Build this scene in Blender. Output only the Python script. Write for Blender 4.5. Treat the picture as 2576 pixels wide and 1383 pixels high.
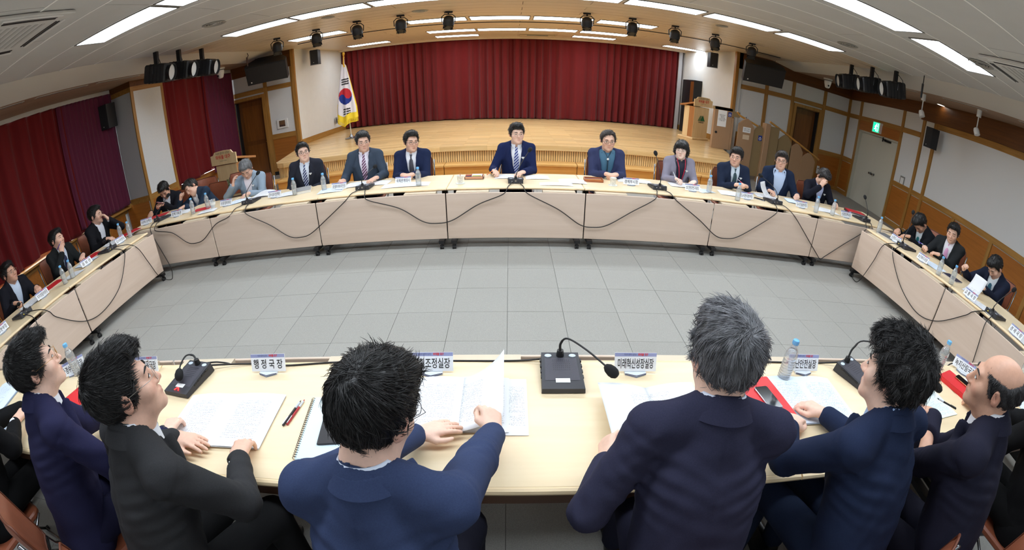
import bpy, bmesh, math, random
import numpy as np
from mathutils import Vector, Matrix

for _o in list(bpy.data.objects):
    bpy.data.objects.remove(_o, do_unlink=True)
SC = bpy.context.scene
COL = SC.collection
PI = math.pi

# ------------------------------------------------------------------ camera
# a fisheye lens (equidistant: angle from the axis grows evenly with distance from
# the image centre), held 2 m up behind the near table and tilted down
F_PX, CX, CY = 1182.3, 1297.15, 958.43
cam = bpy.data.cameras.new('camera')
camo = bpy.data.objects.new('camera', cam)
COL.objects.link(camo)
SC.camera = camo
cam.type = 'PANO'
_c = cam if hasattr(cam, 'panorama_type') else cam.cycles
_c.panorama_type = 'FISHEYE_LENS_POLYNOMIAL'
cam.sensor_fit = 'HORIZONTAL'
cam.sensor_width = 36.0
cam.sensor_height = 24.0
_c.fisheye_fov = math.radians(200)
for _i in (0, 2, 3, 4):
    setattr(_c, 'fisheye_polynomial_k%d' % _i, 0.0)
_c.fisheye_polynomial_k1 = -1.0 / (F_PX * 36.0 / 2576.0)
cam.shift_x = (1288 - CX) / 2576.0
cam.shift_y = (CY - 691.5) / 1383.0
cam.clip_start = 0.02
cam.clip_end = 200
camo.location = (0, 0, 2.0)
camo.rotation_euler = (Matrix.Rotation(-0.012757, 3, 'Z') @ Matrix.Rotation(PI / 2 - 0.639987, 3, 'X')
                       @ Matrix.Rotation(0.004851, 3, 'Z')).to_euler()

# ------------------------------------------------------------------ light
world = bpy.data.worlds.new('world')
SC.world = world
world.use_nodes = True
world.node_tree.nodes['Background'].inputs[0].default_value = (0.82, 0.91, 1.0, 1)
world.node_tree.nodes['Background'].inputs[1].default_value = 5.0     # daylight outside the windows
LAMP = 9.0                                                            # ceiling light panels
SC.view_settings.view_transform = 'Standard'
SC.view_settings.look = 'None'
SC.view_settings.gamma = 1.0
SC.view_settings.use_curve_mapping = False
SC.view_settings.exposure = 0.55
SC.cycles.use_denoising = True
SC.cycles.max_bounces = 8
SC.cycles.diffuse_bounces = 4
SC.cycles.glossy_bounces = 3
SC.cycles.transmission_bounces = 8
SC.cycles.transparent_max_bounces = 12
SC.cycles.sample_clamp_indirect = 6.0
SC.cycles.caustics_reflective = False
SC.cycles.caustics_refractive = False

# ------------------------------------------------------------------ helpers
def lin(c):
    return tuple((x / 255 / 12.92) if x / 255 <= 0.04045 else ((x / 255 + 0.055) / 1.055) ** 2.4 for x in c)

MATS = {}
def mat(name, rgb, rough=0.5, metal=0.0, noise=0.0, nscale=30.0, bump=0.0, bscale=200.0, spec=0.5,
        alpha=1.0, trans=0.0, emit=0.0, stretch=(1, 1, 1), sheen=0.0, vcol=False):
    if name in MATS:
        return MATS[name]
    m = bpy.data.materials.new(name)
    m.use_nodes = True
    nt = m.node_tree
    b = nt.nodes['Principled BSDF']
    c = lin(rgb)
    b.inputs['Base Color'].default_value = (*c, 1)
    b.inputs['Roughness'].default_value = rough
    b.inputs['Metallic'].default_value = metal
    b.inputs['Specular IOR Level'].default_value = spec
    b.inputs['Alpha'].default_value = alpha
    b.inputs['Transmission Weight'].default_value = trans
    b.inputs['Sheen Weight'].default_value = sheen
    if emit:
        b.inputs['Emission Color'].default_value = (*c, 1)
        b.inputs['Emission Strength'].default_value = emit
    tc = None
    if noise or bump:
        tc = nt.nodes.new('ShaderNodeTexCoord')
        mp = nt.nodes.new('ShaderNodeMapping')
        mp.inputs['Scale'].default_value = stretch
        nt.links.new(tc.outputs['Object'], mp.inputs['Vector'])
    src = None
    if vcol:
        va = nt.nodes.new('ShaderNodeVertexColor')
        va.layer_name = 'Col'
        src = va.outputs['Color']
        nt.links.new(src, b.inputs['Base Color'])
    if noise:
        n = nt.nodes.new('ShaderNodeTexNoise')
        n.inputs['Scale'].default_value = nscale
        n.inputs['Detail'].default_value = 4
        nt.links.new(mp.outputs[0], n.inputs['Vector'])
        r = nt.nodes.new('ShaderNodeMapRange')
        r.inputs['From Min'].default_value = 0.25
        r.inputs['From Max'].default_value = 0.75
        r.inputs['To Min'].default_value = 1 - noise
        r.inputs['To Max'].default_value = 1 + noise
        nt.links.new(n.outputs['Fac'], r.inputs['Value'])
        v = nt.nodes.new('ShaderNodeVectorMath')
        v.operation = 'SCALE'
        if src:
            nt.links.new(src, v.inputs[0])
        else:
            v.inputs[0].default_value = c
        nt.links.new(r.outputs[0], v.inputs['Scale'])
        nt.links.new(v.outputs[0], b.inputs['Base Color'])
    if bump:
        n2 = nt.nodes.new('ShaderNodeTexNoise')
        n2.inputs['Scale'].default_value = bscale
        n2.inputs['Detail'].default_value = 3
        nt.links.new(mp.outputs[0], n2.inputs['Vector'])
        bp = nt.nodes.new('ShaderNodeBump')
        bp.inputs['Strength'].default_value = min(1.0, bump)
        bp.inputs['Distance'].default_value = 0.002
        nt.links.new(n2.outputs['Fac'], bp.inputs['Height'])
        nt.links.new(bp.outputs[0], b.inputs['Normal'])
    MATS[name] = m
    return m

def wood(name, c1, c2, axis=0, scale=14.0, rough=0.35, dens=1.0, plank=0.0, ring=False):
    """grain running along the given axis; plank = width of strips of varying tone across it"""
    if name in MATS:
        return MATS[name]
    m = bpy.data.materials.new(name)
    m.use_nodes = True
    nt = m.node_tree
    b = nt.nodes['Principled BSDF']
    b.inputs['Roughness'].default_value = rough
    tc = nt.nodes.new('ShaderNodeTexCoord')
    mp = nt.nodes.new('ShaderNodeMapping')
    s = [scale, scale, scale]
    s[axis] = scale * 0.06
    mp.inputs['Scale'].default_value = s
    nt.links.new(tc.outputs['Object'], mp.inputs['Vector'])
    n = nt.nodes.new('ShaderNodeTexNoise')
    n.inputs['Scale'].default_value = 1.5 * dens
    n.inputs['Detail'].default_value = 6
    n.inputs['Roughness'].default_value = 0.65
    n.inputs['Distortion'].default_value = 0.4
    nt.links.new(mp.outputs[0], n.inputs['Vector'])
    cr = nt.nodes.new('ShaderNodeValToRGB')
    cr.color_ramp.elements[0].position = 0.3
    cr.color_ramp.elements[0].color = (*lin(c1), 1)
    cr.color_ramp.elements[1].position = 0.7
    cr.color_ramp.elements[1].color = (*lin(c2), 1)
    nt.links.new(n.outputs['Fac'], cr.inputs[0])
    out = cr.outputs[0]
    if plank:
        br = nt.nodes.new('ShaderNodeTexBrick')
        mp2 = nt.nodes.new('ShaderNodeMapping')
        if axis == 1:
            mp2.inputs['Rotation'].default_value = (0, 0, PI / 2)
        nt.links.new(tc.outputs['Object'], mp2.inputs['Vector'])
        nt.links.new(mp2.outputs[0], br.inputs['Vector'])
        br.inputs['Color1'].default_value = (0.82, 0.82, 0.82, 1)
        br.inputs['Color2'].default_value = (1.12, 1.12, 1.12, 1)
        br.inputs['Mortar'].default_value = (0.7, 0.66, 0.6, 1)
        br.inputs['Scale'].default_value = 1.0
        br.inputs['Mortar Size'].default_value = 0.002
        br.inputs['Brick Width'].default_value = plank * 12
        br.inputs['Row Height'].default_value = plank
        mx = nt.nodes.new('ShaderNodeMix')
        mx.data_type = 'RGBA'
        mx.blend_type = 'MULTIPLY'
        mx.inputs[0].default_value = 1.0
        nt.links.new(out, mx.inputs[6])
        nt.links.new(br.outputs['Color'], mx.inputs[7])
        out = mx.outputs[2]
    nt.links.new(out, b.inputs['Base Color'])
    MATS[name] = m
    return m

class MB:
    """collects simple shapes; build() links them as one mesh object"""
    def __init__(s):
        s.v, s.f, s.m = [], [], []
    def add(s, vs, fs, mi=0):
        o = len(s.v)
        s.v += [tuple(x) for x in vs]
        s.f += [tuple(i + o for i in f) for f in fs]
        s.m += [mi] * len(fs)
        return s
    def box(s, lo, hi, mi=0, M=None):
        (a, b, c), (d, e, f) = lo, hi
        vs = [(a, b, c), (d, b, c), (d, e, c), (a, e, c), (a, b, f), (d, b, f), (d, e, f), (a, e, f)]
        if M is not None:
            vs = [M @ Vector(v) for v in vs]
        return s.add(vs, [(3, 2, 1, 0), (4, 5, 6, 7), (0, 1, 5, 4), (1, 2, 6, 5), (2, 3, 7, 6), (3, 0, 4, 7)], mi)
    def rbox(s, lo, hi, r=0.01, mi=0, M=None, n=3):
        """box whose vertical edges are rounded and whose top edge is chamfered"""
        (a, b, c), (d, e, f) = lo, hi
        r = min(r, (d - a) / 2.01, (e - b) / 2.01)
        pts = []
        for cx, cy, a0 in ((d - r, e - r, 0), (a + r, e - r, PI / 2), (a + r, b + r, PI), (d - r, b + r, 1.5 * PI)):
            for k in range(n + 1):
                t = a0 + PI / 2 * k / n
                pts.append((cx + r * math.cos(t), cy + r * math.sin(t), cx, cy))
        ch = min(r, (f - c) / 2.2) * 0.6
        rings = []
        for z, q in ((c, ch), (c + ch, 0), (f - ch, 0), (f, ch)):
            rings.append([(x + (-(x - X) / r * q), y + (-(y - Y) / r * q), z) for x, y, X, Y in pts])
        N = len(pts)
        vs = [p for R in rings for p in R]
        fs = []
        for j in range(3):
            for i in range(N):
                fs.append((j * N + i, j * N + (i + 1) % N, (j + 1) * N + (i + 1) % N, (j + 1) * N + i))
        fs.append(tuple(range(N - 1, -1, -1)))
        fs.append(tuple(range(3 * N, 4 * N)))
        if M is not None:
            vs = [M @ Vector(v) for v in vs]
        return s.add(vs, fs, mi)
    def prism(s, poly, z0, z1, mi=0, M=None):
        n = len(poly)
        vs = [(x, y, z0) for x, y in poly] + [(x, y, z1) for x, y in poly]
        fs = [tuple(range(n - 1, -1, -1)), tuple(range(n, 2 * n))]
        fs += [(i, (i + 1) % n, n + (i + 1) % n, n + i) for i in range(n)]
        if M is not None:
            vs = [M @ Vector(v) for v in vs]
        return s.add(vs, fs, mi)
    def cyl(s, p0, p1, r0, r1=None, n=12, mi=0):
        r1 = r0 if r1 is None else r1
        p0, p1 = Vector(p0), Vector(p1)
        d = (p1 - p0).normalized()
        a = d.orthogonal().normalized()
        b = d.cross(a)
        vs = []
        for p, r in ((p0, r0), (p1, r1)):
            vs += [p + (a * math.cos(2 * PI * k / n) + b * math.sin(2 * PI * k / n)) * r for k in range(n)]
        fs = [(i, (i + 1) % n, n + (i + 1) % n, n + i) for i in range(n)]
        fs += [tuple(range(n - 1, -1, -1)), tuple(range(n, 2 * n))]
        return s.add(vs, fs, mi)
    def tube(s, pts, r, n=6, mi=0, cap=True, closed=False):
        pts = [Vector(p) for p in pts]
        L = len(pts)
        rs = r if isinstance(r, (list, tuple)) else [r] * L
        vs = []
        prev = None
        for i, p in enumerate(pts):
            if closed:
                d = (pts[(i + 1) % L] - pts[i - 1]).normalized()
            else:
                d = (pts[min(i + 1, L - 1)] - pts[max(i - 1, 0)]).normalized()
            if prev is None:
                a = d.orthogonal().normalized()
            else:
                a = (prev - d * prev.dot(d)).normalized()
            prev = a
            b = d.cross(a)
            vs += [p + (a * math.cos(2 * PI * k / n) + b * math.sin(2 * PI * k / n)) * rs[i] for k in range(n)]
        fs = []
        for i in range(L if closed else L - 1):
            j = (i + 1) % L
            for k in range(n):
                fs.append((i * n + k, i * n + (k + 1) % n, j * n + (k + 1) % n, j * n + k))
        if cap and not closed:
            fs += [tuple(range(n - 1, -1, -1)), tuple(range((L - 1) * n, L * n))]
        return s.add(vs, fs, mi)
    def lathe(s, prof, n=20, mi=0, M=None):
        """prof: list of (r, z)"""
        vs, fs = [], []
        for r, z in prof:
            vs += [(r * math.cos(2 * PI * k / n), r * math.sin(2 * PI * k / n), z) for k in range(n)]
        for i in range(len(prof) - 1):
            for k in range(n):
                fs.append((i * n + k, i * n + (k + 1) % n, (i + 1) * n + (k + 1) % n, (i + 1) * n + k))
        if M is not None:
            vs = [M @ Vector(v) for v in vs]
        return s.add(vs, fs, mi)
    def grid(s, rows, mi=0, closed=False):
        """rows of points -> quads"""
        n = len(rows[0])
        vs = [p for R in rows for p in R]
        fs = []
        for j in range(len(rows) - 1):
            for i in range(n if closed else n - 1):
                fs.append((j * n + i, j * n + (i + 1) % n, (j + 1) * n + (i + 1) % n, (j + 1) * n + i))
        return s.add(vs, fs, mi)
    def mesh(s, name, mats, smooth=False):
        me = bpy.data.meshes.new(name)
        me.from_pydata(s.v, [], s.f)
        for q in (mats if isinstance(mats, (list, tuple)) else [mats]):
            me.materials.append(q)
        if any(s.m):
            me.polygons.foreach_set('material_index', s.m)
        if smooth:
            me.polygons.foreach_set('use_smooth', [True] * len(s.f))
            if smooth != 'all':
                try:
                    me.set_sharp_from_angle(angle=0.7)
                except Exception:
                    pass
        me.update()
        return me
    def build(s, name, mats, parent=None, smooth=False, loc=None, rz=0.0):
        return link(name, s.mesh(name, mats, smooth), parent, loc, rz)

def link(name, me, parent=None, loc=None, rz=0.0):
    o = bpy.data.objects.new(name, me)
    COL.objects.link(o)
    if parent:
        o.parent = parent
    if loc is not None:
        o.location = loc
    if rz:
        o.rotation_euler = (0, 0, rz)
    return o

def tag(o, label=None, cat=None, group=None, kind=None):
    if label: o['label'] = label
    if cat: o['category'] = cat
    if group: o['group'] = group
    if kind: o['kind'] = kind
    return o

def thing(name, label, cat, loc=(0, 0, 0), rz=0.0, group=None):
    o = bpy.data.objects.new(name, None)
    COL.objects.link(o)
    o.location = loc
    o.rotation_euler = (0, 0, rz)
    o.empty_display_size = 0.1
    return tag(o, label, cat, group)

def copy_tree(o, parent=None):
    c = o.copy()
    COL.objects.link(c)
    c.parent = parent
    for ch in list(o.children):
        copy_tree(ch, c)
    return c

def struct(o):
    o['kind'] = 'structure'
    return o

def text_mesh(body, size, depth=0.0, bold=0.0):
    """flat lettering centred on the origin in the XY plane"""
    key = (body, round(size, 4), depth, bold)
    if key in TXT:
        return TXT[key]
    cu = bpy.data.curves.new('lettering', 'FONT')
    cu.body = body
    cu.size = size
    cu.align_x = 'CENTER'
    cu.align_y = 'CENTER'
    cu.resolution_u = 3
    cu.extrude = depth
    cu.offset = bold
    o = bpy.data.objects.new('lettering', cu)
    COL.objects.link(o)
    dg = bpy.context.evaluated_depsgraph_get()
    me = bpy.data.meshes.new_from_object(o.evaluated_get(dg))
    me.name = 'lettering'
    bpy.data.objects.remove(o, do_unlink=True)
    TXT[key] = me
    return me
TXT = {}

def lettering(body, size, m, parent, M, width=None, bold=0.0):
    me = text_mesh(body, size, 0.0, bold)
    me = me.copy()
    if width and len(me.vertices):
        xs = [v.co.x for v in me.vertices]
        w = max(xs) - min(xs)
        k = width / w
        if k < 1:
            for v in me.vertices:
                v.co.x *= k
    me.materials.clear()
    me.materials.append(m)
    me.transform(M)
    return link('lettering', me, parent)

# ------------------------------------------------------------------ bodies: smooth distance fields meshed by surface nets
class Field:
    def __init__(s, lo, hi, h):
        s.lo = np.array(lo, float)
        s.h = h
        s.n = np.ceil((np.array(hi) - s.lo) / h).astype(int) + 1
        s.D = np.full(tuple(s.n), 0.5, np.float32)
        s.ax = [(s.lo[i] + h * np.arange(s.n[i])).astype(np.float32) for i in range(3)]
    def _sl(s, lo, hi, pad):
        a = np.clip(np.floor((np.array(lo) - pad - s.lo) / s.h).astype(int), 0, s.n)
        b = np.clip(np.ceil((np.array(hi) + pad - s.lo) / s.h).astype(int) + 1, 0, s.n)
        if (b <= a).any():
            return None, None
        sl = tuple(slice(a[i], b[i]) for i in range(3))
        P = np.stack(np.meshgrid(*[s.ax[i][a[i]:b[i]] for i in range(3)], indexing='ij'), -1)
        return sl, P
    def add(s, pr, k=0.0, op='u'):
        fn, lo, hi = pr
        sl, P = s._sl(lo, hi, k + 2.5 * s.h)
        if sl is None:
            return
        d = fn(P)
        D = s.D[sl]
        if op == 'u':
            if k > 0:
                h = np.maximum(k - np.abs(D - d), 0) / k
                s.D[sl] = np.minimum(D, d) - h * h * k * 0.25
            else:
                s.D[sl] = np.minimum(D, d)
        else:
            d = -d
            if k > 0:
                h = np.maximum(k - np.abs(D - d), 0) / k
                s.D[sl] = np.maximum(D, d) + h * h * k * 0.25
            else:
                s.D[sl] = np.maximum(D, d)
    def mesh(s):
        S = s.D < 0
        # keep the surface closed at the border of the grid
        S[0], S[-1], S[:, 0], S[:, -1], S[:, :, 0], S[:, :, -1] = [False] * 6
        D = s.D
        n = s.n
        acc_id, acc_p = [], []
        quads = []
        st = np.array([n[1] * n[2], n[2], 1])
        for ax in range(3):
            a = [slice(None)] * 3
            b = [slice(None)] * 3
            a[ax] = slice(0, -1)
            b[ax] = slice(1, None)
            X = S[tuple(a)] != S[tuple(b)]
            I = np.argwhere(X)
            if not len(I):
                continue
            J = I.copy()
            J[:, ax] += 1
            da = D[tuple(I.T)]
            db = D[tuple(J.T)]
            t = np.clip(da / np.where(np.abs(da - db) < 1e-9, 1e-9, da - db), 0, 1)
            p = I.astype(float)
            p[:, ax] += t
            u, v = (ax + 1) % 3, (ax + 2) % 3
            base = I @ st
            c = [base, base - st[u], base - st[u] - st[v], base - st[v]]
            for q in c:
                acc_id.append(q)
                acc_p.append(p)
            inside = S[tuple(I.T)]
            q = np.stack(c, 1)
            q[~inside] = q[~inside][:, ::-1]
            quads.append(q)
        ids = np.concatenate(acc_id)
        P = np.concatenate(acc_p)
        uq, inv = np.unique(ids, return_inverse=True)
        cnt = np.bincount(inv)
        V = np.stack([np.bincount(inv, P[:, i]) / cnt for i in range(3)], 1)
        Q = np.searchsorted(uq, np.concatenate(quads))
        return V * s.h + s.lo, Q

def rc(a, b, ra, rb):
    """round cone from a to b"""
    a, b = np.array(a, np.float32), np.array(b, np.float32)
    ba = b - a
    L2 = max(float(ba @ ba), 1e-9)
    r = max(ra, rb)
    def fn(P):
        q = P - a
        h = np.clip((q @ ba) / L2, 0, 1)
        return np.linalg.norm(q - h[..., None] * ba, axis=-1) - (ra + (rb - ra) * h)
    return fn, np.minimum(a, b) - r, np.maximum(a, b) + r

def ell(c, r, M=None):
    """ellipsoid; M's columns are its axes"""
    c, r = np.array(c, np.float32), np.array(r, np.float32)
    R = np.eye(3, dtype=np.float32) if M is None else np.array(M, np.float32)
    ext = np.sqrt(((R * r) ** 2).sum(1))
    def fn(P):
        q = (P - c) @ R
        k0 = np.linalg.norm(q / r, axis=-1)
        k1 = np.linalg.norm(q / (r * r), axis=-1) + 1e-6
        return k0 * (k0 - 1) / k1
    return fn, c - ext, c + ext

def pmesh(name, V, Q, m, parent, colors=None):
    me = bpy.data.meshes.new(name)
    nv, nq = len(V), len(Q)
    me.vertices.add(nv)
    me.vertices.foreach_set('co', V.astype(np.float32).ravel())
    me.loops.add(nq * 4)
    me.loops.foreach_set('vertex_index', Q.astype(np.int32).ravel())
    me.polygons.add(nq)
    me.polygons.foreach_set('loop_start', np.arange(0, nq * 4, 4, dtype=np.int32))
    me.polygons.foreach_set('use_smooth', np.ones(nq, bool))
    me.update(calc_edges=True)
    me.validate()
    if colors is not None:
        ca = me.color_attributes.new('Col', 'FLOAT_COLOR', 'POINT')
        ca.data.foreach_set('color', np.concatenate([colors, np.ones((nv, 1))], 1).astype(np.float32).ravel())
    me.materials.append(m)
    return link(name, me, parent)

def nrm(v):
    v = np.array(v, float)
    return v / (np.linalg.norm(v) + 1e-9)

HEAD = [  # op, shape, blend  (head space: x right, y forward, z up, origin between the ears)
    ('u', ('e', (0, -.012, .030), (.075, .093, .083)), 0),
    ('u', ('e', (0, .028, -.033), (.061, .061, .080)), .03),
    ('u', ('e', (0, .035, -.072), (.054, .050, .042)), .025),
    ('u', ('e', (0, .076, -.098), (.021, .016, .016)), .025),
    ('u', ('e', (.042, .060, -.026), (.024, .024, .024)), .025),
    ('u', ('e', (-.042, .060, -.026), (.024, .024, .024)), .025),
    ('u', ('c', (-.036, .080, .022), (.036, .080, .022), .011, .011), .018),
    ('s', ('e', (.031, .101, .003), (.019, .016, .012)), .012),
    ('s', ('e', (-.031, .101, .003), (.019, .016, .012)), .012),
    ('u', ('e', (.031, .079, .002), (.015, .012, .010)), .006),
    ('u', ('e', (-.031, .079, .002), (.015, .012, .010)), .006),
    ('u', ('c', (0, .086, .012), (0, .107, -.028), .008, .0115), .012),
    ('u', ('e', (.012, .097, -.034), (.009, .009, .007)), .008),
    ('u', ('e', (-.012, .097, -.034), (.009, .009, .007)), .008),
    ('u', ('e', (0, .087, -.0595), (.024, .011, .0055)), .006),
    ('u', ('e', (0, .086, -.0695), (.020, .011, .0065)), .005),
]
def head_prims(H, hc, s, sx=1.0):
    """the head's shapes placed by the rotation H (columns right, forward, up) at hc"""
    out = []
    for op, sh, k in HEAD:
        if sh[0] == 'e':
            out.append((op, ell(hc + H @ (np.array(sh[1]) * s * [sx, 1, 1]), np.array(sh[2]) * s * [sx, 1, 1], H), k * s))
        else:
            out.append((op, rc(hc + H @ (np.array(sh[1]) * s), hc + H @ (np.array(sh[2]) * s), sh[3] * s, sh[4] * s), k * s))
    for e in (1, -1):
        a = .30 * e
        Re = np.array([[math.cos(a), -math.sin(a), 0], [math.sin(a), math.cos(a), 0], [0, 0, 1]])
        t = -.18
        Rt = np.array([[1, 0, 0], [0, math.cos(t), -math.sin(t)], [0, math.sin(t), math.cos(t)]])
        A = H @ Re.T @ Rt
        out.append(('u', ell(hc + H @ (np.array([.080 * e * sx, -.010, -.003]) * s), np.array([.009, .020, .033]) * s, A), .006 * s))
        out.append(('s', ell(hc + H @ (np.array([.090 * e * sx, -.004, .002]) * s), np.array([.008, .011, .020]) * s, A), .004 * s))
    return out

def hand_prims(w, d, n, side, pose, s):
    """wrist point, finger direction, back-of-hand normal, side (+1 right)"""
    d = nrm(d)
    n = nrm(np.array(n, float) - d * np.dot(n, d))
    l = np.cross(d, n) * (-side)          # towards the thumb
    P = []
    curl, tc = {'flat': ((8, 10, 8), 0), 'relax': ((28, 34, 22), .35), 'fist': ((78, 92, 60), .9),
                'pen': ((48, 58, 35), .7), 'hold': ((38, 48, 30), .6)}[pose]
    off = (.029, .0095, -.0095, -.028)
    ln = (.074, .082, .076, .060)
    fan = (.10, .02, -.05, -.14)
    for i in range(4):
        kn = w + d * (.088 - .004 * (i in (0, 3)) - .006 * (i == 3)) * s + l * off[i] * s
        P.append((rc(w + l * off[i] * .5 * s, kn, .016 * s, .0125 * s), .014 * s))
        dd = nrm(d + l * fan[i])
        p = kn
        ang = 0
        for j, fr in enumerate((.47, .30, .23)):
            ang += math.radians(curl[j] * (1 + .08 * (i - 1)))
            v = dd * math.cos(ang) - n * math.sin(ang)
            q = p + v * ln[i] * fr * s
            P.append((rc(p, q, (.0098 - .0007 * j) * s, (.0091 - .0009 * j) * s), .003 * s))
            p = q
    t0 = w + d * .022 * s + l * .020 * s
    t1 = t0 + (d * .036 + l * (.030 - .012 * tc) - n * .014 * (1 + tc)) * s
    t2 = t1 + (d * .030 + l * (.010 - .022 * tc) - n * .012 * tc) * s
    t3 = t2 + (d * .024 - l * .016 * tc - n * .006 * tc) * s
    P.append((rc(t0, t1, .0165 * s, .0125 * s), .014 * s))
    P.append((rc(t1, t2, .0118 * s, .0105 * s), .003 * s))
    P.append((rc(t2, t3, .0105 * s, .0080 * s), .003 * s))
    return P

def elbow(S, W, a, b, hint):
    v = W - S
    L = np.linalg.norm(v)
    u = v / L
    if L >= (a + b) * .995:
        return S + u * L * a / (a + b)
    x = (a * a - b * b + L * L) / (2 * L)
    y = math.sqrt(max(a * a - x * x, 0))
    h = nrm(np.array(hint, float) - u * np.dot(hint, u))
    return S + u * x + h * y

def rot(az=0, pitch=0, roll=0):
    """head rotation inside the body frame, degrees: az to its right, pitch down, roll to its right shoulder"""
    a, p, r = [math.radians(q) for q in (az, pitch, roll)]
    Z = np.array([[math.cos(a), math.sin(a), 0], [-math.sin(a), math.cos(a), 0], [0, 0, 1]])
    X = np.array([[1, 0, 0], [0, math.cos(p), math.sin(p)], [0, -math.sin(p), math.cos(p)]])
    Y = np.array([[math.cos(r), 0, math.sin(r)], [0, 1, 0], [-math.sin(r), 0, math.cos(r)]])
    return Z @ X @ Y

SKIN = {'fair': (238, 196, 174), 'tan': (214, 164, 138), 'mid': (230, 184, 160), 'pale': (244, 212, 196)}
SHOE = {}
def shoe_mesh():
    if 'm' in SHOE:
        return SHOE['m']
    f = Field((-.07, -.12, -.01), (.07, .22, .14), .008)
    f.add(rc((0, -.05, .035), (0, .12, .030), .042, .040), 0)
    f.add(ell((0, .13, .028), (.042, .065, .030)), .02)
    f.add(rc((0, -.05, .04), (0, -.05, .09), .042, .040), .03)
    f.add((lambda P: P[..., 2] - .006, (-.1, -.2, -.1), (.1, .3, .006)), 0, 's')
    V, Q = f.mesh()
    V[:, 2] -= V[:, 2].min()
    o = pmesh('shoe', V, Q, mat('shoe_leather', (22, 20, 20), .28), None)
    SHOE['m'] = o.data
    bpy.data.objects.remove(o)
    return SHOE['m']

def hair_prims(st, H, hc, s, sx):
    """style -> (shapes to join, keep function)"""
    th = st.get('th', .0115)
    top = st.get('top', .012)
    L = []
    L.append((ell(hc + H @ (np.array([0, -.014, .030 + top * .5]) * s), np.array([.075 * sx + th, .095 + th, .083 + th * .6 + top]) * s, H), 0))
    if st.get('quiff', 0):
        q = st['quiff']
        L.append((ell(hc + H @ (np.array([st.get('part', 0), .045, .098]) * s), np.array([.058, .046 + q * .6, .022 + q]) * s, H), .025 * s))
    if st.get('fringe'):
        L.append((ell(hc + H @ (np.array([0, .060, .072]) * s), np.array([.066, .040, .040]) * s, H), .02 * s))
    if st.get('bob'):
        for e in (1, -1):
            L.append((ell(hc + H @ (np.array([.075 * e, -.010, -.030]) * s), np.array([.030, .062, .085]) * s, H), .03 * s))
        L.append((ell(hc + H @ (np.array([0, -.070, -.030]) * s), np.array([.085, .050, .085]) * s, H), .03 * s))
    hl = st.get('hl', .071)
    zs = [-.13, -.03, -.012, .0, .03, hl - .006, hl, hl + .008, .2]
    ys = [-.040, -.028, .010, .024, .038, .055, .072, .2, .2]
    if st.get('bob'):
        zs = [-.2, -.11, -.10, .0, .035, .048, .056, .2]
        ys = [.02, .02, .040, .050, .060, .074, .2, .2]
    if st.get('fringe'):
        zs = [-.13, -.03, -.012, .0, .022, .034, .042, .2]
        ys = [-.040, -.028, .012, .026, .045, .085, .2, .2]
    nz = st.get('nape', -.098)
    ny = [-.2, -.07, -.045, -.01, .012, .05]
    nv = [nz, nz, nz + .018, -.022, -.014, -.014]
    if st.get('bob'):
        ny, nv = [-.2, .2], [-.105, -.105]
    cr = st.get('bald')
    def keep(P):
        q = (P - hc) @ H / s
        y = q[..., 1]
        z = q[..., 2]
        ax = np.abs(q[..., 0])
        w = np.interp(z + .35 * np.maximum(ax - .05, 0), zs, ys)
        m = np.maximum((y - w) * .8, np.interp(y, ny, nv) - z)
        if cr:
            m = np.maximum(m, np.minimum(z - cr, (.058 - ax) * -1 + .0) if False else (z - cr - np.maximum(-y - .04, 0) * .55))
        return (m * s).astype(np.float32)
    return L, keep

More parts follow.
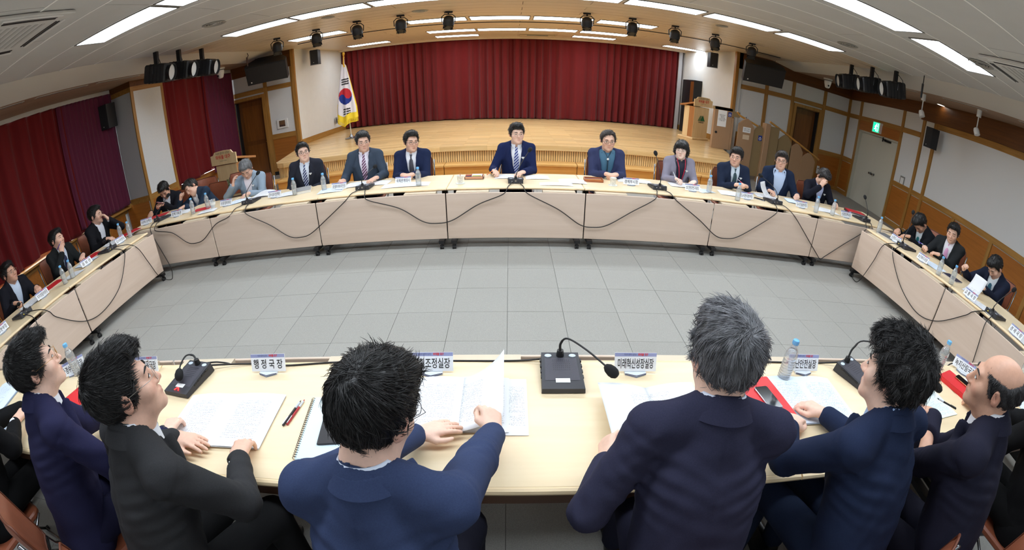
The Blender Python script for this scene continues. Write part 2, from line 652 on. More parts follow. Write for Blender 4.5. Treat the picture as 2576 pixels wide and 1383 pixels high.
CAMP = np.array([0, 0, 2.0])
NPEOPLE = [0]
def person(label, head, az, look=(0, 0, 0), suit=(38, 42, 60), shirt=(236, 238, 244), tie=None, tie2=None,
           hair=None, haircol=(24, 22, 22), skin='mid', bk=.10, lean=0.0, s=1.09, R=None, L=None, glasses=None,
           trousers=None, near=False, zb=.16, badge=False, lanyard=None, vneck=.085, sx=1.0, bolo=False, watch=None,
           eyes_shut=False, spx=0.0, shoes=True, collar_open=False, hunch=0.0, group=None, gray=False):
    """a seated figure. head: centre of the head in the room; az: where the chest faces (0 = to the stage, 90 = to the right);
    look: the head's turn, nod and tilt against the chest; R, L: wrist (right, forward, height) from the head, finger direction,
    back-of-hand normal, hand pose"""
    rng = random.Random(len(label) * 7 + NPEOPLE[0])
    NPEOPLE[0] += 1
    A = math.radians(az)
    root = thing('person', label, 'person', (head[0], head[1], 0), -A, group)
    h_body = .0062 if near else .0086
    h_cl = .0092 if near else .0165
    hz = head[2]
    hc = np.array([0, 0, hz])
    H = rot(*look)
    up = nrm(np.array([spx * .5, .02, 1.0]) * .6 + H[:, 2] * .4)
    hs = s * (1.02 if near else 1.075)
    nk_ = .74 if near else .82
    neck = hc - (H[:, 2] * .075 * s + up * .068 * s) * nk_ - np.array([0, (.034 if near else .026) + hunch, 0]) * s
    pel = np.array([spx, -bk, .53])
    t = nrm(neck - pel)
    Lt = float(np.linalg.norm(neck - pel))
    rr = np.array([1.0, 0, 0])
    rr = nrm(rr - t * (rr @ t))
    ff = np.cross(t, rr)
    T = np.stack([rr, ff, t], 1)
    def tp(x, y, z):                        # torso space, z is a fraction of pelvis..neck
        return pel + T @ np.array([x * s, y * s, z * Lt])
    sw = .184 if near else .170
    shR, shL = tp(sw, -.004, .86), tp(-sw, -.004, .86)
    R = R or ((.13, .30, .79), (-.5, 1, -.05), (0, 0, 1), 'relax')
    L = L or ((-.13, .30, .79), (.5, 1, -.05), (0, 0, 1), 'relax')
    arms = []
    for sd, S, spec in ((1, shR, R), (-1, shL, L)):
        W = np.array(spec[0], float)
        hint = np.array(spec[4] if len(spec) > 4 else (sd * .42, -.35, -.9), float)
        E = elbow(S, W, .295 * s, .262 * s, hint)
        arms.append((sd, S, E, W, np.array(spec[1], float), np.array(spec[2], float), spec[3]))
    # ---- body: one continuous skin
    pts = np.array([hc + [0, 0, .14], hc - [.1, .1, 0], hc + [.1, .13, 0], pel - .1, shR, shL] + [a[2] for a in arms] + [a[3] + .21 * nrm(a[4]) for a in arms] + [a[3] - .03 for a in arms])
    f = Field(pts.min(0) - .06, pts.max(0) + .06, h_body)
    for op, pr, k in head_prims(H, hc, hs, sx):
        f.add(pr, k, op)
    f.add(rc(hc + H @ (np.array([0, -.022, -.055]) * hs), neck + t * .01, .053 * s, .057 * s), .03 * s)
    f.add(rc(neck, pel, .062 * s, .07 * s), .04)
    f.add(rc(tp(-.12, 0, .86), tp(.12, 0, .86), .035 * s, .035 * s), .03)
    for sd, S, E, W, d, n, pose in arms:
        f.add(rc(S, E, .034 * s, .030 * s), .02)
        f.add(rc(E, W, .030 * s, .0255 * s), .01)
        for pr, k in hand_prims(W, d, n, sd, pose, s):
            f.add(pr, k)
    V, Q = f.mesh()
    base = np.array(lin(SKIN[skin]))
    C = np.tile(base, (len(V), 1))
    q = (V - hc) @ H / hs
    def blob(c, r, col, amt):
        d2 = (((q - np.array(c)) / np.array(r)) ** 2).sum(1)
        w = np.clip(1.3 - d2, 0, 1)[:, None] * amt
        C[:] = C * (1 - w) + np.array(lin(col)) * w
    for e in (1, -1):
        blob((.042 * e, .075, -.03), (.026, .03, .022), (222, 146, 126), .28)
        blob((.080 * e, -.008, -.004), (.016, .026, .036), (222, 146, 126), .45)
    blob((0, .112, -.03), (.016, .016, .014), (218, 140, 120), .35)
    blob((0, .095, -.0645), (.023, .016, .0105), (182, 104, 94), .6)
    body = pmesh('body', V, Q, mat('skin_' + skin, SKIN[skin], .48, noise=.06, nscale=60, bump=.15, bscale=260, vcol=True), root, C)
    # ---- eyes and brows
    mw, mi_, md = mat('eye_white', (232, 228, 222), .2), mat('eye_iris', (34, 22, 16), .15), mat('brow_hair', tuple(int(x * .8 + 14) for x in haircol), .7)
    for e in (1, -1):
        def hp(x, y, z):
            return hc + H @ (np.array([x * e * sx, y, z]) * hs)
        B = MB()
        if not eyes_shut:
            rows = []
            nu, nv = 12, 7
            for j in range(nv + 1):
                rows.append([hp(.0315 + .0128 * math.cos(2 * PI * i / nu) * math.sin(PI / 2 * j / nv),
                                .0885 + .0042 * math.cos(PI / 2 * j / nv),
                                .0025 + (.0040 if math.sin(2 * PI * i / nu) > 0 else .0036) * math.sin(2 * PI * i / nu) * math.sin(PI / 2 * j / nv)) for i in range(nu)])
            B.grid(rows, 0, closed=True)
            rows = []
            for j in range(4):
                rows.append([hp(.0315 + .0052 * math.cos(2 * PI * i / 10) * j / 3, .0931 - .0006 * j / 3, .0027 + .0042 * math.sin(2 * PI * i / 10) * j / 3) for i in range(10)])
            B.grid(rows, 1, closed=True)
        zz = .0 if eyes_shut else .0062
        B.tube([hp(.0175 + .0285 * k / 6, .0895 - .004 * (k / 6 - .4) ** 2 * 4, zz * (1 - .0 * k) - .003 + .0040 * math.sin(PI * k / 6)) for k in range(7)],
               [.0012 * hs, .0016 * hs, .0018 * hs, .0019 * hs, .0018 * hs, .0016 * hs, .0010 * hs], 5, 2)
        B.build('eye', [mw, mi_, mat('eyelash', (26, 20, 18), .6)], root, 'all')
        B = MB()
        B.tube([hp(.013 + .038 * k / 6, .0945 - .0135 * (k / 6) ** 1.7, .0215 + .0065 * math.sin(PI * (.15 + .75 * k / 6))) for k in range(7)],
               [.0020 * hs, .0034 * hs, .0038 * hs, .0038 * hs, .0034 * hs, .0026 * hs, .0012 * hs], 6)
        B.build('eyebrow', md, root, 'all')
    # ---- hair
    hair = hair if hair is not None else {}
    if hair is not False:
        Lh, keep = hair_prims(hair, H, hc, hs, sx)
        ex = .17 * hs
        f = Field(hc - ex, hc + ex, .0058 if near else .0082)
        for pr, k in Lh:
            f.add(pr, k)
        P = np.stack(np.meshgrid(*f.ax, indexing='ij'), -1)
        kp = keep(P)
        ql = (P - hc) @ H / hs
        an = np.arctan2(ql[..., 0], -ql[..., 1] + .02)
        lump = .0022 * np.sin(an * 17 + 6 * np.sin(ql[..., 2] * 40)) + .0016 * np.sin(ql[..., 0] * 260 + 60 * ql[..., 1] + rng.random() * 6)
        k = .010
        d = f.D + lump * hs * hair.get('messy', 1.0)
        hh = np.maximum(k - np.abs(d - kp), 0) / k
        f.D = (np.maximum(d, kp) + hh * hh * k * .25).astype(np.float32)
        Vh, Qh = f.mesh()
        hm = hair_mat(haircol, gray)
        ho = pmesh('hair', Vh, Qh, hm, root)
        strands(ho, Vh, Qh, H, hc, hs, hm, rng, 15000 if near else 1200, near, hair)
    # ---- glasses
    if glasses:
        B = MB()
        gl = []
        def hp(x, y, z):
            return hc + H @ (np.array([x, y, z]) * hs)
        g_r = .0016 if glasses[1] == 'thick' else .0009
        for e in (1, -1):
            ring = []
            for i in range(16):
                a = 2 * PI * i / 16
                ca, sa = math.cos(a), math.sin(a)
                x = .0335 + .0235 * (abs(ca) ** .75) * (1 if ca > 0 else -1)
                z = .000 + .0185 * (abs(sa) ** .75) * (1 if sa > 0 else -1)
                ring.append(hp(x * e * sx, .107 - .10 * max(x - .03, 0), z))
            B.tube(ring, g_r * hs, 5, closed=True)
            gl.append(ring)
            B.tube([hp(.057 * e * sx, .1045, .006), hp(.080 * e * sx, .085, .008), hp(.0845 * e * sx, .03, .010), hp(.084 * e * sx, -.012, .010), hp(.083 * e * sx, -.025, -.004)], g_r * hs, 5)
        B.tube([hp(-.011, .108, .004), hp(0, .1105, .007), hp(.011, .108, .004)], g_r * hs, 5)
        go = B.build('glasses', mat('spectacle_%d_%d_%d' % glasses[0], glasses[0], .3, .6 if glasses[1] == 'thin' else 0), root, 'all')
        for ring in gl:
            MB().add(ring, [tuple(range(16))]).build('lens', lens_mat(), go)
    # ---- shirt (shows at the chest, collar and cuffs)
    def torso(f, o, k=.05):
        f.add(ell(tp(0, -.005, .02), np.array([.172 + o, .125 + o, .14]) * s, T), k)
        f.add(ell(tp(0, .004, .30), np.array([.158 + o, .112 + o, .20]) * s, T), k)
        f.add(ell(tp(0, .004, .62), np.array([.184 + o, .118 + o, .20]) * s, T), k)
        for e in (1, -1):
            f.add(rc(tp(.035 * e, -.012, .965), tp(sw * .93 * e, -.006, .865), (.044 + o) * s, (.058 + o) * s), .05)
    tb = np.stack([tp(x, y, z) for x in (-.27, .27) for y in (-.17, .17) for z in (-.22, 1.12)])
    if not near or True:
        f = Field(tb.min(0), tb.max(0) + .03, h_cl)
        torso(f, -.010)
        f.add(rc(tp(0, -.014, .90), tp(0, -.008, .985), .075 * s, .064 * s), .02)
        if collar_open:
            f.add(rc(tp(0, .075, 1.03), tp(0, .100, .86), .030 * s, .006 * s), .01, 's')
        Vs, Qs = f.mesh()
        sc = 'shirt_%d_%d_%d' % shirt
        so = pmesh('shirt', Vs, Qs, mat(sc, shirt, .7, bump=.2, bscale=300), root)
        NK = rc(hc + H @ (np.array([0, -.022, -.055]) * hs), neck + t * .01, .053 * s, .057 * s)
        def collar(r0, r1, r2, ztop, zlow, wing, gap, name, m, par, th=.0025):
            # a folded collar: up the neck, over, and down to its points
            rows = [[], [], [], [], []]
            nn_ = 28
            for i in range(nn_ + 1):
                a = -PI + gap + (2 * PI - 2 * gap) * i / nn_      # 0 = back
                fr = max(0.0, (abs(a) - 1.2) / (PI - gap - 1.2)) ** 1.3
                dx, dy = math.sin(a), -math.cos(a)
                c0 = tp(0, -.012, .985) + t * .0
                cz = ztop * (1 - .55 * fr)
                sh = np.array([0, .018, 0]) * fr
                def P_(r, z):
                    return c0 + T @ (np.array([dx * r, dy * r, z]) * s + sh * s)
                rows[0].append(P_(r0, -.03))
                rows[1].append(P_(r0, cz - .004))
                rows[2].append(P_((r0 + r1) / 2, cz))
                rows[3].append(P_(r1 + .002, cz - .006))
                rows[4].append(P_(r2 + .010 * fr, zlow - wing * fr))
            B = MB()
            B.grid(rows)
            o = B.build(name, m, par, 'all')
            return o
        collar(.0585, .0625, .073, .044, .0, .052, .20 if not collar_open else .42, 'collar', MATS[sc], so)
        for sd, S, E, W, d, n, pose in arms:
            u = nrm(W - E)
            B = MB()
            B.cyl(W - u * .055 * s, W - u * .006 * s, .039 * s, .0365 * s, 14)
            B.build('cuff', MATS[sc], so, True)
    # ---- jacket
    ap = [a[2] for a in arms] + [a[3] for a in arms]
    jb = np.concatenate([tb, np.array(ap) + .09, np.array(ap) - .09])
    f = Field(jb.min(0), jb.max(0), h_cl)
    torso(f, .007)
    f.add(ell(tp(0, -.004, .34), np.array([.184, .132, .34]) * s, T), .06)
    f.add(ell(tp(0, -.01, -.08), np.array([.185, .138, .15]) * s, T), .05)
    f.add(rc(tp(0, -.020, .84), tp(0, -.018, .965), .092 * s, .080 * s), .03)
    # lapels: a slightly raised band beside the opening
    for e in (1, -1):
        f.add(rc(tp(.060 * e, .080, .93), tp(.115 * e, .098, .66), .026 * s, .030 * s), .012)
        f.add(rc(tp(.115 * e, .098, .66), tp(.03 * e, .116, zb + .06), .030 * s, .018 * s), .012)
    jn = rng.random() * 6
    for sd in (1, -1):
        f.add(rc(tp(sd * .09, -.008, .92), tp(sd * (sw + .004), -.006, .875), .048 * s, .056 * s), .03)
    for sd, S, E, W, d, n, pose in arms:
        u = nrm(W - E)
        f.add(rc(S + (S - tp(0, -.004, .86)) * .01, E, .0625 * s, .0565 * s), .030)
        f.add(rc(E, W - u * .026 * s, .057 * s, .045 * s), .02)
    # opening at the front
    vv = vneck
    def opening(P):
        q = (P - pel) @ T
        z = q[..., 2] / Lt
        w = np.interp(z, [zb, .55, .9, 1.05], [0.0, vv * .55, vv * .80, vv * .80]) * s
        return np.maximum(np.maximum(np.abs(q[..., 0]) - w, -q[..., 1] + .02), (zb - z) * Lt).astype(np.float32)
    f.add((opening, tb.min(0), tb.max(0)), .004, 's')
    f.add(rc(tp(0, .0, 1.02), tp(0, .02, 1.18), .062 * s, .066 * s), .012, 's')
    f.add(rc(tp(0, .03, 1.02), tp(0, .11, 1.03), .058 * s, .060 * s), .012, 's')
    # folds of the cloth
    P = np.stack(np.meshgrid(*f.ax, indexing='ij'), -1)
    band = np.abs(f.D) < .05
    Pb = P[band]
    w = .0016 * np.sin(Pb @ np.array([31., 22., 47.]) + 2.2 * np.sin(Pb @ np.array([-13., 9., 11.])) + jn) + .0012 * np.sin(Pb @ np.array([-52., 41., 33.]) + jn * 2 + 1.7 * np.sin(Pb @ np.array([17., -19., 8.])))
    for sd, S, E, W, d, n, pose in arms:
        de = np.linalg.norm(Pb - E, axis=1)
        u = nrm(nrm(W - E) - nrm(S - E) * 0 + nrm(E - S))
        w += .0042 * np.exp(-(de / .085) ** 2) * np.sin((Pb - E) @ u * 150 + 3 * np.sin(Pb @ np.array([25., 30., -20.])))
        du = np.linalg.norm(Pb - (S * .8 + E * .2), axis=1)
        w += .0026 * np.exp(-(du / .10) ** 2) * np.sin((Pb - S) @ np.array([70. * sd, 60., 90.]) + jn)
    if near:
        w *= .75
        qb = (Pb - pel) @ T / s
        w += .003 * np.exp(-(qb[:, 0] / .006) ** 2) * (qb[:, 1] < 0) * (qb[:, 2] < Lt / s * .90)
        for sd, S, E, W, d, n, pose in arms:
            ua = nrm(E - S)
            al = (Pb - S) @ ua
            rd = np.linalg.norm(Pb - S - al[:, None] * ua, axis=1)
            w += .0034 * np.exp(-((al - .012) / .0075) ** 2) * (rd < .10)
            ap_ = tp(sd * .15, -.05, .66)
            da = np.linalg.norm(Pb - ap_, axis=1)
            w += .0045 * np.exp(-(da / .12) ** 2) * np.sin((Pb - ap_) @ np.array([-60. * sd, 30., 105.]) + 2.0 * np.sin(Pb @ np.array([14., -10., 9.])) + jn)
    f.D[band] += (w * s).astype(np.float32)
    Vj, Qj = f.mesh()
    jm = cloth_mat(suit)
    jo = pmesh('jacket', Vj, Qj, jm, root)
    rows = [[], [], [], [], []]
    for i in range(25):
        a = -2.15 + 4.3 * i / 24
        fr = max(0.0, (abs(a) - 1.0) / 1.15)
        dx, dy = math.sin(a), -math.cos(a)
        c0 = tp(0, -.012, .985)
        for r, (rad, z) in enumerate(((.065, -.03), (.0665, .022), (.072, .029), (.080, .021), (.097, -.018))):
            z2 = z - (.052 * fr if r > 0 else .03 * fr) - .010 * fr * (r == 4)
            y2 = (.030 * fr) if r > 0 else 0
            rows[r].append(c0 + T @ (np.array([dx * (rad + .006 * fr * r / 4), dy * rad + y2, z2]) * s))
    B = MB()
    B.grid(rows)
    B.build('jacket_collar', jm, jo, 'all')
    # ---- tie / lanyard / badge
    def front(x, z, extra=.004):
        y = .02
        z = min(z, .93)
        # outermost point of the shirt along the torso's forward axis
        best = .0
        for c, r in (((0, -.005, .02), (.162, .115, .14)), ((0, .004, .30), (.148, .102, .20)), ((0, .004, .62), (.166, .106, .19))):
            dz = (z - c[2]) * Lt / s
            k = 1 - (x / r[0]) ** 2 - (dz / r[2]) ** 2
            if k > 0:
                best = max(best, c[1] + r[1] * math.sqrt(k))
        return tp(x, max(best + .010, .055) + extra, z)
    if tie:
        B = MB()
        prof = [(.935, .016, .010), (.915, .019, .012), (.885, .013, .010), (.84, .019, .005), (.72, .026, .004), (.55, .032, .004), (.38, .037, .004), (.22, .038, .004), (.10, .036, .004), (.05, .004, .004)]
        rows = []
        for z, hw, ex in prof:
            c = front(0, z, .0)
            if z > .8:
                c = tp(0, .070 + (.93 - z) * .16, z)
            rows.append([c + T @ (np.array([-hw, .002, 0]) * s), c + T @ (np.array([-hw * .5, ex + .004, 0]) * s), c + T @ (np.array([0, ex + .006, 0]) * s), c + T @ (np.array([hw * .5, ex + .004, 0]) * s), c + T @ (np.array([hw, .002, 0]) * s)])
        B.grid(rows)
        B.build('tie', tie_mat(tie, tie2), root, 'all')
    if bolo:
        B = MB()
        B.tube([tp(-.05, .055, .985), tp(-.02, .095, .90), tp(0, .108, .82)], .0035, 6)
        B.tube([tp(.05, .055, .985), tp(.02, .095, .90), tp(0, .108, .82)], .0035, 6)
        for e in (-.005, .005):
            B.tube([front(e, z, .010) for z in (.82, .7, .55, .4, .25)], .0035, 6)
        bo = B.build('bolo_tie', mat('bolo_cord', (24, 30, 44), .5), root)
        c = front(0, .80, .014)
        B = MB()
        B.cyl(c, c + T[:, 1] * .008, .016, .014, 14)
        B.build('bolo_slide', mat('pearl', (240, 240, 238), .3), bo)
    if lanyard:
        B = MB()
        for e in (1, -1):
            rows = []
            for z, x in ((1.0, .062), (.93, .060), (.8, .048), (.6, .032), (.4, .020), (.2, .012)):
                c = front(x * e, z, .022 + (.01 if z < .9 else 0))
                if z > .9:
                    c = tp(x * e, .045 + (1.0 - z) * .5, z)
                rows.append([c + T @ np.array([-.006, 0, 0]), c + T @ np.array([.006, .001, 0])])
            B.grid(rows)
        B.build('lanyard', mat('lanyard_red', lanyard, .5), root)
    if badge:
        c = tp(-.082, .128, .70)
        B = MB()
        for dx, dz in ((-.010, .004), (.010, .004), (0, -.006)):
            q0 = c + T @ np.array([dx, -.012, dz])
            B.cyl(q0, q0 + T[:, 1] * .020, .010, .009, 8)
        B.build('lapel_badge', mat('badge_white', (238, 238, 236), .4), root)
    if watch:
        for sd, S, E, W, d, n, pose in arms:
            if sd == watch:
                u = nrm(W - E)
                c = W - u * .012
                B = MB()
                B.cyl(c - u * .012, c + u * .012, .0315 * s, .031 * s, 16)
                q0 = c + nrm(n - u * (n @ u)) * .030 * s
                B.cyl(q0, q0 + nrm(n) * .010, .019, .018, 14)
                B.build('wristwatch', mat('watch_black', (18, 18, 20), .3), root, True)
    # ---- legs
    tro = trousers or tuple(int(c * .8) for c in suit)
    f_lo = np.array([-.28, pel[1] - .20, .05])
    f_hi = np.array([.28, pel[1] + .62, .72])
    f = Field(f_lo + [spx * .5, 0, 0], f_hi + [spx * .5, 0, 0], .020)
    feet = []
    for e in (1, -1):
        hip = np.array([spx + .095 * e, pel[1], .545])
        kn = np.array([spx * .5 + .13 * e, pel[1] + .44 * s, .545])
        an = np.array([spx * .5 + .12 * e, pel[1] + .42 * s + .05 * rng.uniform(-1, 1), .10])
        f.add(rc(hip, kn, .092 * s, .070 * s), .03)
        f.add(rc(kn, an, .070 * s, .056 * s), .03)
        feet.append(an)
    f.add(ell((spx, pel[1], .53), (.175 * s, .13 * s, .12)), .05)
    Vt, Qt = f.mesh()
    pmesh('trousers', Vt, Qt, cloth_mat(tro), root)
    for an, e in zip(feet, (1, -1)):
        o = link('shoe', shoe_mesh(), root, (an[0], an[1] + .03, 0.004), -.12 * e)
    root['_hand'] = [list(map(float, a[3])) for a in arms][0]
    return root

def hair_mat(c, gray=False):
    n = 'hair_%d_%d_%d' % c
    if n in MATS:
        return MATS[n]
    m = mat(n, c, .42, noise=.55 if gray else .35, nscale=38, bump=.6, bscale=90, stretch=(1, 1, .35), spec=.5)
    return m

def cloth_mat(c):
    return mat('cloth_%d_%d_%d' % c, tuple(int(q * .90) for q in c), .88, noise=.10, nscale=220, bump=.25, bscale=420, spec=.12)

def lens_mat():
    if 'lens_glass' in MATS:
        return MATS['lens_glass']
    m = bpy.data.materials.new('lens_glass')
    m.use_nodes = True
    nt = m.node_tree
    nt.nodes.clear()
    o = nt.nodes.new('ShaderNodeOutputMaterial')
    a = nt.nodes.new('ShaderNodeBsdfTransparent')
    g = nt.nodes.new('ShaderNodeBsdfGlossy')
    g.inputs['Roughness'].default_value = .05
    mx = nt.nodes.new('ShaderNodeMixShader')
    mx.inputs[0].default_value = .06
    nt.links.new(a.outputs[0], mx.inputs[1])
    nt.links.new(g.outputs[0], mx.inputs[2])
    nt.links.new(mx.outputs[0], o.inputs[0])
    MATS['lens_glass'] = m
    return m

def tie_mat(c1, c2=None):
    n = 'tie_%d_%d_%d' % c1 + ('_%d_%d_%d' % c2 if c2 else '')
    if n in MATS:
        return MATS[n]
    m = mat(n, c1, .45, bump=.2, bscale=500)
    if c2:
        nt = m.node_tree
        tc = nt.nodes.new('ShaderNodeTexCoord')
        mp = nt.nodes.new('ShaderNodeMapping')
        mp.inputs['Rotation'].default_value = (0, .75, 0)
        wv = nt.nodes.new('ShaderNodeTexWave')
        wv.bands_direction = 'X'
        wv.inputs['Scale'].default_value = 11
        cr = nt.nodes.new('ShaderNodeValToRGB')
        cr.color_ramp.interpolation = 'CONSTANT'
        cr.color_ramp.elements[0].color = (*lin(c1), 1)
        cr.color_ramp.elements[1].position = .62
        cr.color_ramp.elements[1].color = (*lin(c2), 1)
        nt.links.new(tc.outputs['Object'], mp.inputs[0])
        nt.links.new(mp.outputs[0], wv.inputs[0])
        nt.links.new(wv.outputs['Fac'], cr.inputs[0])
        nt.links.new(cr.outputs[0], nt.nodes['Principled BSDF'].inputs['Base Color'])
    return m

def strands(parent, V, Q, H, hc, hs, m, rng, n, near, st):
    """locks of hair lying along the hair surface, combed away from the whorl"""
    r = np.random.default_rng(rng.randrange(10 ** 6))
    a, b, c = V[Q[:, 0]], V[Q[:, 1]], V[Q[:, 2]]
    N = np.cross(b - a, c - a)
    N /= np.linalg.norm(N, axis=1)[:, None] + 1e-9
    cen = V[Q].mean(1)
    out = ((cen - hc) * N).sum(1) > 0.02 * hs
    idx = np.nonzero(out)[0]
    if not len(idx):
        return
    pick = r.choice(idx, n)
    p = cen[pick] + r.normal(0, .002, (n, 3))
    nn = N[pick]
    wh = hc + H @ (np.array([.012, -.062, .098]) * hs)
    d = p - wh
    sw = np.cross(nn, d) * .35
    d = d + sw + r.normal(0, .006, (n, 3)) * st.get('messy', 1.0)
    ql = (p - hc) @ H
    fwd = H[:, 1] * st.get('comb', .02) + H[:, 0] * st.get('combx', .01)
    d = d + fwd * np.clip(ql[:, 2:3] / .08, 0, 1) - H[:, 2] * .03 * np.clip(1 - ql[:, 2:3] / .05, 0, 1)
    d -= nn * (d * nn).sum(1)[:, None]
    d /= np.linalg.norm(d, axis=1)[:, None] + 1e-9
    K = 6
    ln = (st.get('len', .042) * hs * r.uniform(.6, 1.2, n))[:, None]
    rad0 = (.00075 if near else .0015)
    pts = np.zeros((n, K, 3))
    lift = r.uniform(.2, 1.4, n)[:, None] * st.get('lift', .0026)
    for k in range(K):
        u = k / (K - 1)
        q = p + d * ln * (u - .15) - nn * (.0015) + nn * lift * math.sin(PI * min(u * .95 + .05, 1)) - nn * .0018 * u
        # follow the curve of the skull
        q -= nn * (((u - .15) * ln) ** 2) / (2 * .086 * hs)
        pts[:, k] = q
    hcv = bpy.data.hair_curves.new('hair_strands')
    hcv.add_curves([K] * n)
    hcv.attributes['position'].data.foreach_set('vector', pts.astype(np.float32).ravel())
    ra = hcv.attributes.get('radius') or hcv.attributes.new('radius', 'FLOAT', 'POINT')
    prof = np.array([.6, 1, 1, .9, .7, .25]) * rad0
    ra.data.foreach_set('value', np.tile(prof, n).astype(np.float32))
    hcv.materials.append(m)
    o = bpy.data.objects.new('hair_strands', hcv)
    COL.objects.link(o)
    o.parent = parent
    o['kind'] = 'stuff'

# ------------------------------------------------------------------ materials of the room
M_WALL = mat('wall_paint', (222, 222, 219), .75, noise=.02, nscale=6)
M_PANEL = mat('fabric_panel', (222, 223, 223), .8, noise=.03, nscale=60)
M_OAK = wood('oak_trim', (148, 104, 44), (182, 134, 68), axis=2, rough=.4)
M_OAKX = wood('oak_trim_x', (148, 104, 44), (182, 134, 68), axis=0, rough=.4)
M_OAKY = wood('oak_trim_y', (148, 104, 44), (182, 134, 68), axis=1, rough=.4)
M_DARKOAK = wood('dark_oak', (84, 48, 16), (112, 66, 24), axis=0, rough=.45)
M_DADO = wood('dado_board', (156, 94, 34), (178, 110, 44), axis=0, rough=.35)
M_DOOR = wood('door_wood', (96, 56, 22), (124, 74, 30), axis=2, rough=.35)
M_CEIL = mat('ceiling_metal', (204, 205, 204), .45, noise=.03, nscale=3)
M_CEILJ = mat('ceiling_joint', (222, 222, 216), .5)
M_CEILWARM = wood('ceiling_warm_lit', (208, 193, 172), (224, 208, 186), axis=0, scale=10, rough=.35)  # tan tone holds the warm light reflected off the stage
M_BLACK = mat('black_plastic', (24, 24, 26), .45, bump=.1, bscale=300)
M_BLACKM = mat('black_metal', (28, 28, 30), .4, .3)
M_CHROME = mat('chrome', (150, 152, 156), .22, 1.0)
M_STAGE = wood('stage_floor', (220, 178, 118), (240, 206, 150), axis=0, scale=9, rough=.22, plank=.075)
M_STAGEX = wood('stage_edge', (210, 158, 88), (230, 184, 114), axis=0, scale=9, rough=.28)
M_SLAT = wood('stage_slat', (222, 182, 120), (238, 204, 146), axis=2, scale=9, rough=.4)
M_DARKGAP = mat('dark_gap', (40, 28, 14), .8)
M_WHITE = mat('white_plastic', (228, 228, 226), .4)

# ------------------------------------------------------------------ floor of carpet tiles
M_CARPET = mat('carpet', (160, 158, 152), .92, noise=.16, nscale=160, bump=.7, bscale=340, spec=.2)
M_CARPET2 = mat('carpet_light', (162, 160, 154), .92, noise=.16, nscale=170, bump=.7, bscale=340, spec=.2)
M_CARPETB = mat('carpet_base', (118, 117, 113), .95, noise=.12, nscale=160, bump=.5, bscale=300, spec=.2)
floor = struct(MB().box((-9, -5, -.12), (10.6, 16, -.004)).build('floor', M_CARPETB))
tiles = []
for k in range(4):
    B = MB()
    h = .2484
    B.rbox((-h, -h, -.004), (h, h, .0012), .0015, n=1)
    tiles.append(B.mesh('carpet_tile', M_CARPET if k % 2 else M_CARPET2))
rt = random.Random(3)
n = 0
for i in range(-11, 12):
    for j in range(12):
        o = link('carpet_tile', tiles[(i + j) % 2 * 2 + rt.randrange(2)], floor, (-.03 + .5 * i + .25, .23 + .5 * j + .25, rt.uniform(-.0006, .0004)), PI / 2 * ((i + j) % 2))
        n += 1
B = MB()
for i in range(-17, 21):
    for j in range(-10, 26):
        if -11 <= i < 12 and 0 <= j < 12:
            continue
        x, y = -.03 + .5 * i + .25, .23 + .5 * j + .25
        B.box((x - .2484, y - .2484, -.004), (x + .2484, y + .2484, .002))
o = B.build('carpet_tile', M_CARPET, floor)
o['kind'] = 'stuff'

# ------------------------------------------------------------------ ceiling
ceiling = struct(MB().box((-8.2, -5, 3.44), (10.6, 16, 3.6)).build('ceiling', M_CEILJ))
def plank(name, x0, x1, y0, y1, m, z=3.42, g=.006):
    B = MB()
    B.box((x0 + g, y0 + g, z), (x1 - g, y1 - g, z + .03))
    return B.build(name, m, ceiling)
XE0, XE1 = -5.9, 7.0
for j in range(9):
    y0 = 1.4 + .7 * j
    off = .9 if j % 2 else 0
    xs = [XE0] + [x for x in (-4.4 + off, -1.4 + off, 1.6 + off, 4.6 + off) if x < XE1 - .4] + [XE1]
    for a, b in zip(xs, xs[1:]):
        plank('ceiling_panel', a, b, y0, y0 + .7, M_CEIL)
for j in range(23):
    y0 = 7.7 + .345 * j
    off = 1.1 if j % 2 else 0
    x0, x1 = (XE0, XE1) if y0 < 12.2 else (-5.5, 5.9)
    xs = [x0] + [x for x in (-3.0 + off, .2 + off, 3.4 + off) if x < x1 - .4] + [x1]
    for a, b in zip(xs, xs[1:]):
        plank('ceiling_plank', a, b, y0, y0 + .345, M_CEILWARM, g=.005)
for j in range(10):
    y0 = 1.4 + .7 * j
    MB().box((XE0, y0 - .012, 3.4155), (XE1, y0 + .012, 3.43)).build('joint_strip', mat('joint_white', (250, 250, 248), .5), ceiling)
MB().box((XE0, 7.72, 3.436), (XE1, 15.7, 3.439)).build('ceiling_backing', mat('backing_brown', (70, 54, 40), .9), ceiling)
B = MB()
for j in range(9):
    y0 = -4.9 + .7 * j
    B.box((XE0, y0 + .006, 3.42), (XE1, y0 + .694, 3.45))
B.build('ceiling_panel', M_CEIL, ceiling)['kind'] = 'stuff'
# the sloped cove and the lower side ceilings
M_SOFFIT = wood('soffit_board', (150, 124, 102), (170, 142, 118), axis=1, scale=5, rough=.6)
def cove(name, xs, y0, y1):
    B = MB()
    (xa, za), (xb, zb_) = xs
    B.add([(xa, y0, za), (xa, y1, za), (xb, y1, zb_), (xb, y0, zb_), (xa, y0, za + .1), (xa, y1, za + .1), (xb, y1, zb_ + .3), (xb, y0, zb_ + .3)],
          [(0, 1, 2, 3), (7, 6, 5, 4), (0, 3, 7, 4), (1, 5, 6, 2), (0, 4, 5, 1), (3, 2, 6, 7)])
    return struct(B.build(name, mat('cove_paint', (216, 212, 204), .6)))
cove('trim_1', ((-5.9, 3.42), (-6.6, 3.27)), -5, 12.2)
cove('trim_2', ((7.0, 3.42), (7.75, 3.27)), -5, 12.5)
soff_l = struct(MB().box((-8.2, -5, 3.27), (-6.6, 12.3, 3.40)).build('ceiling_left', M_SOFFIT))
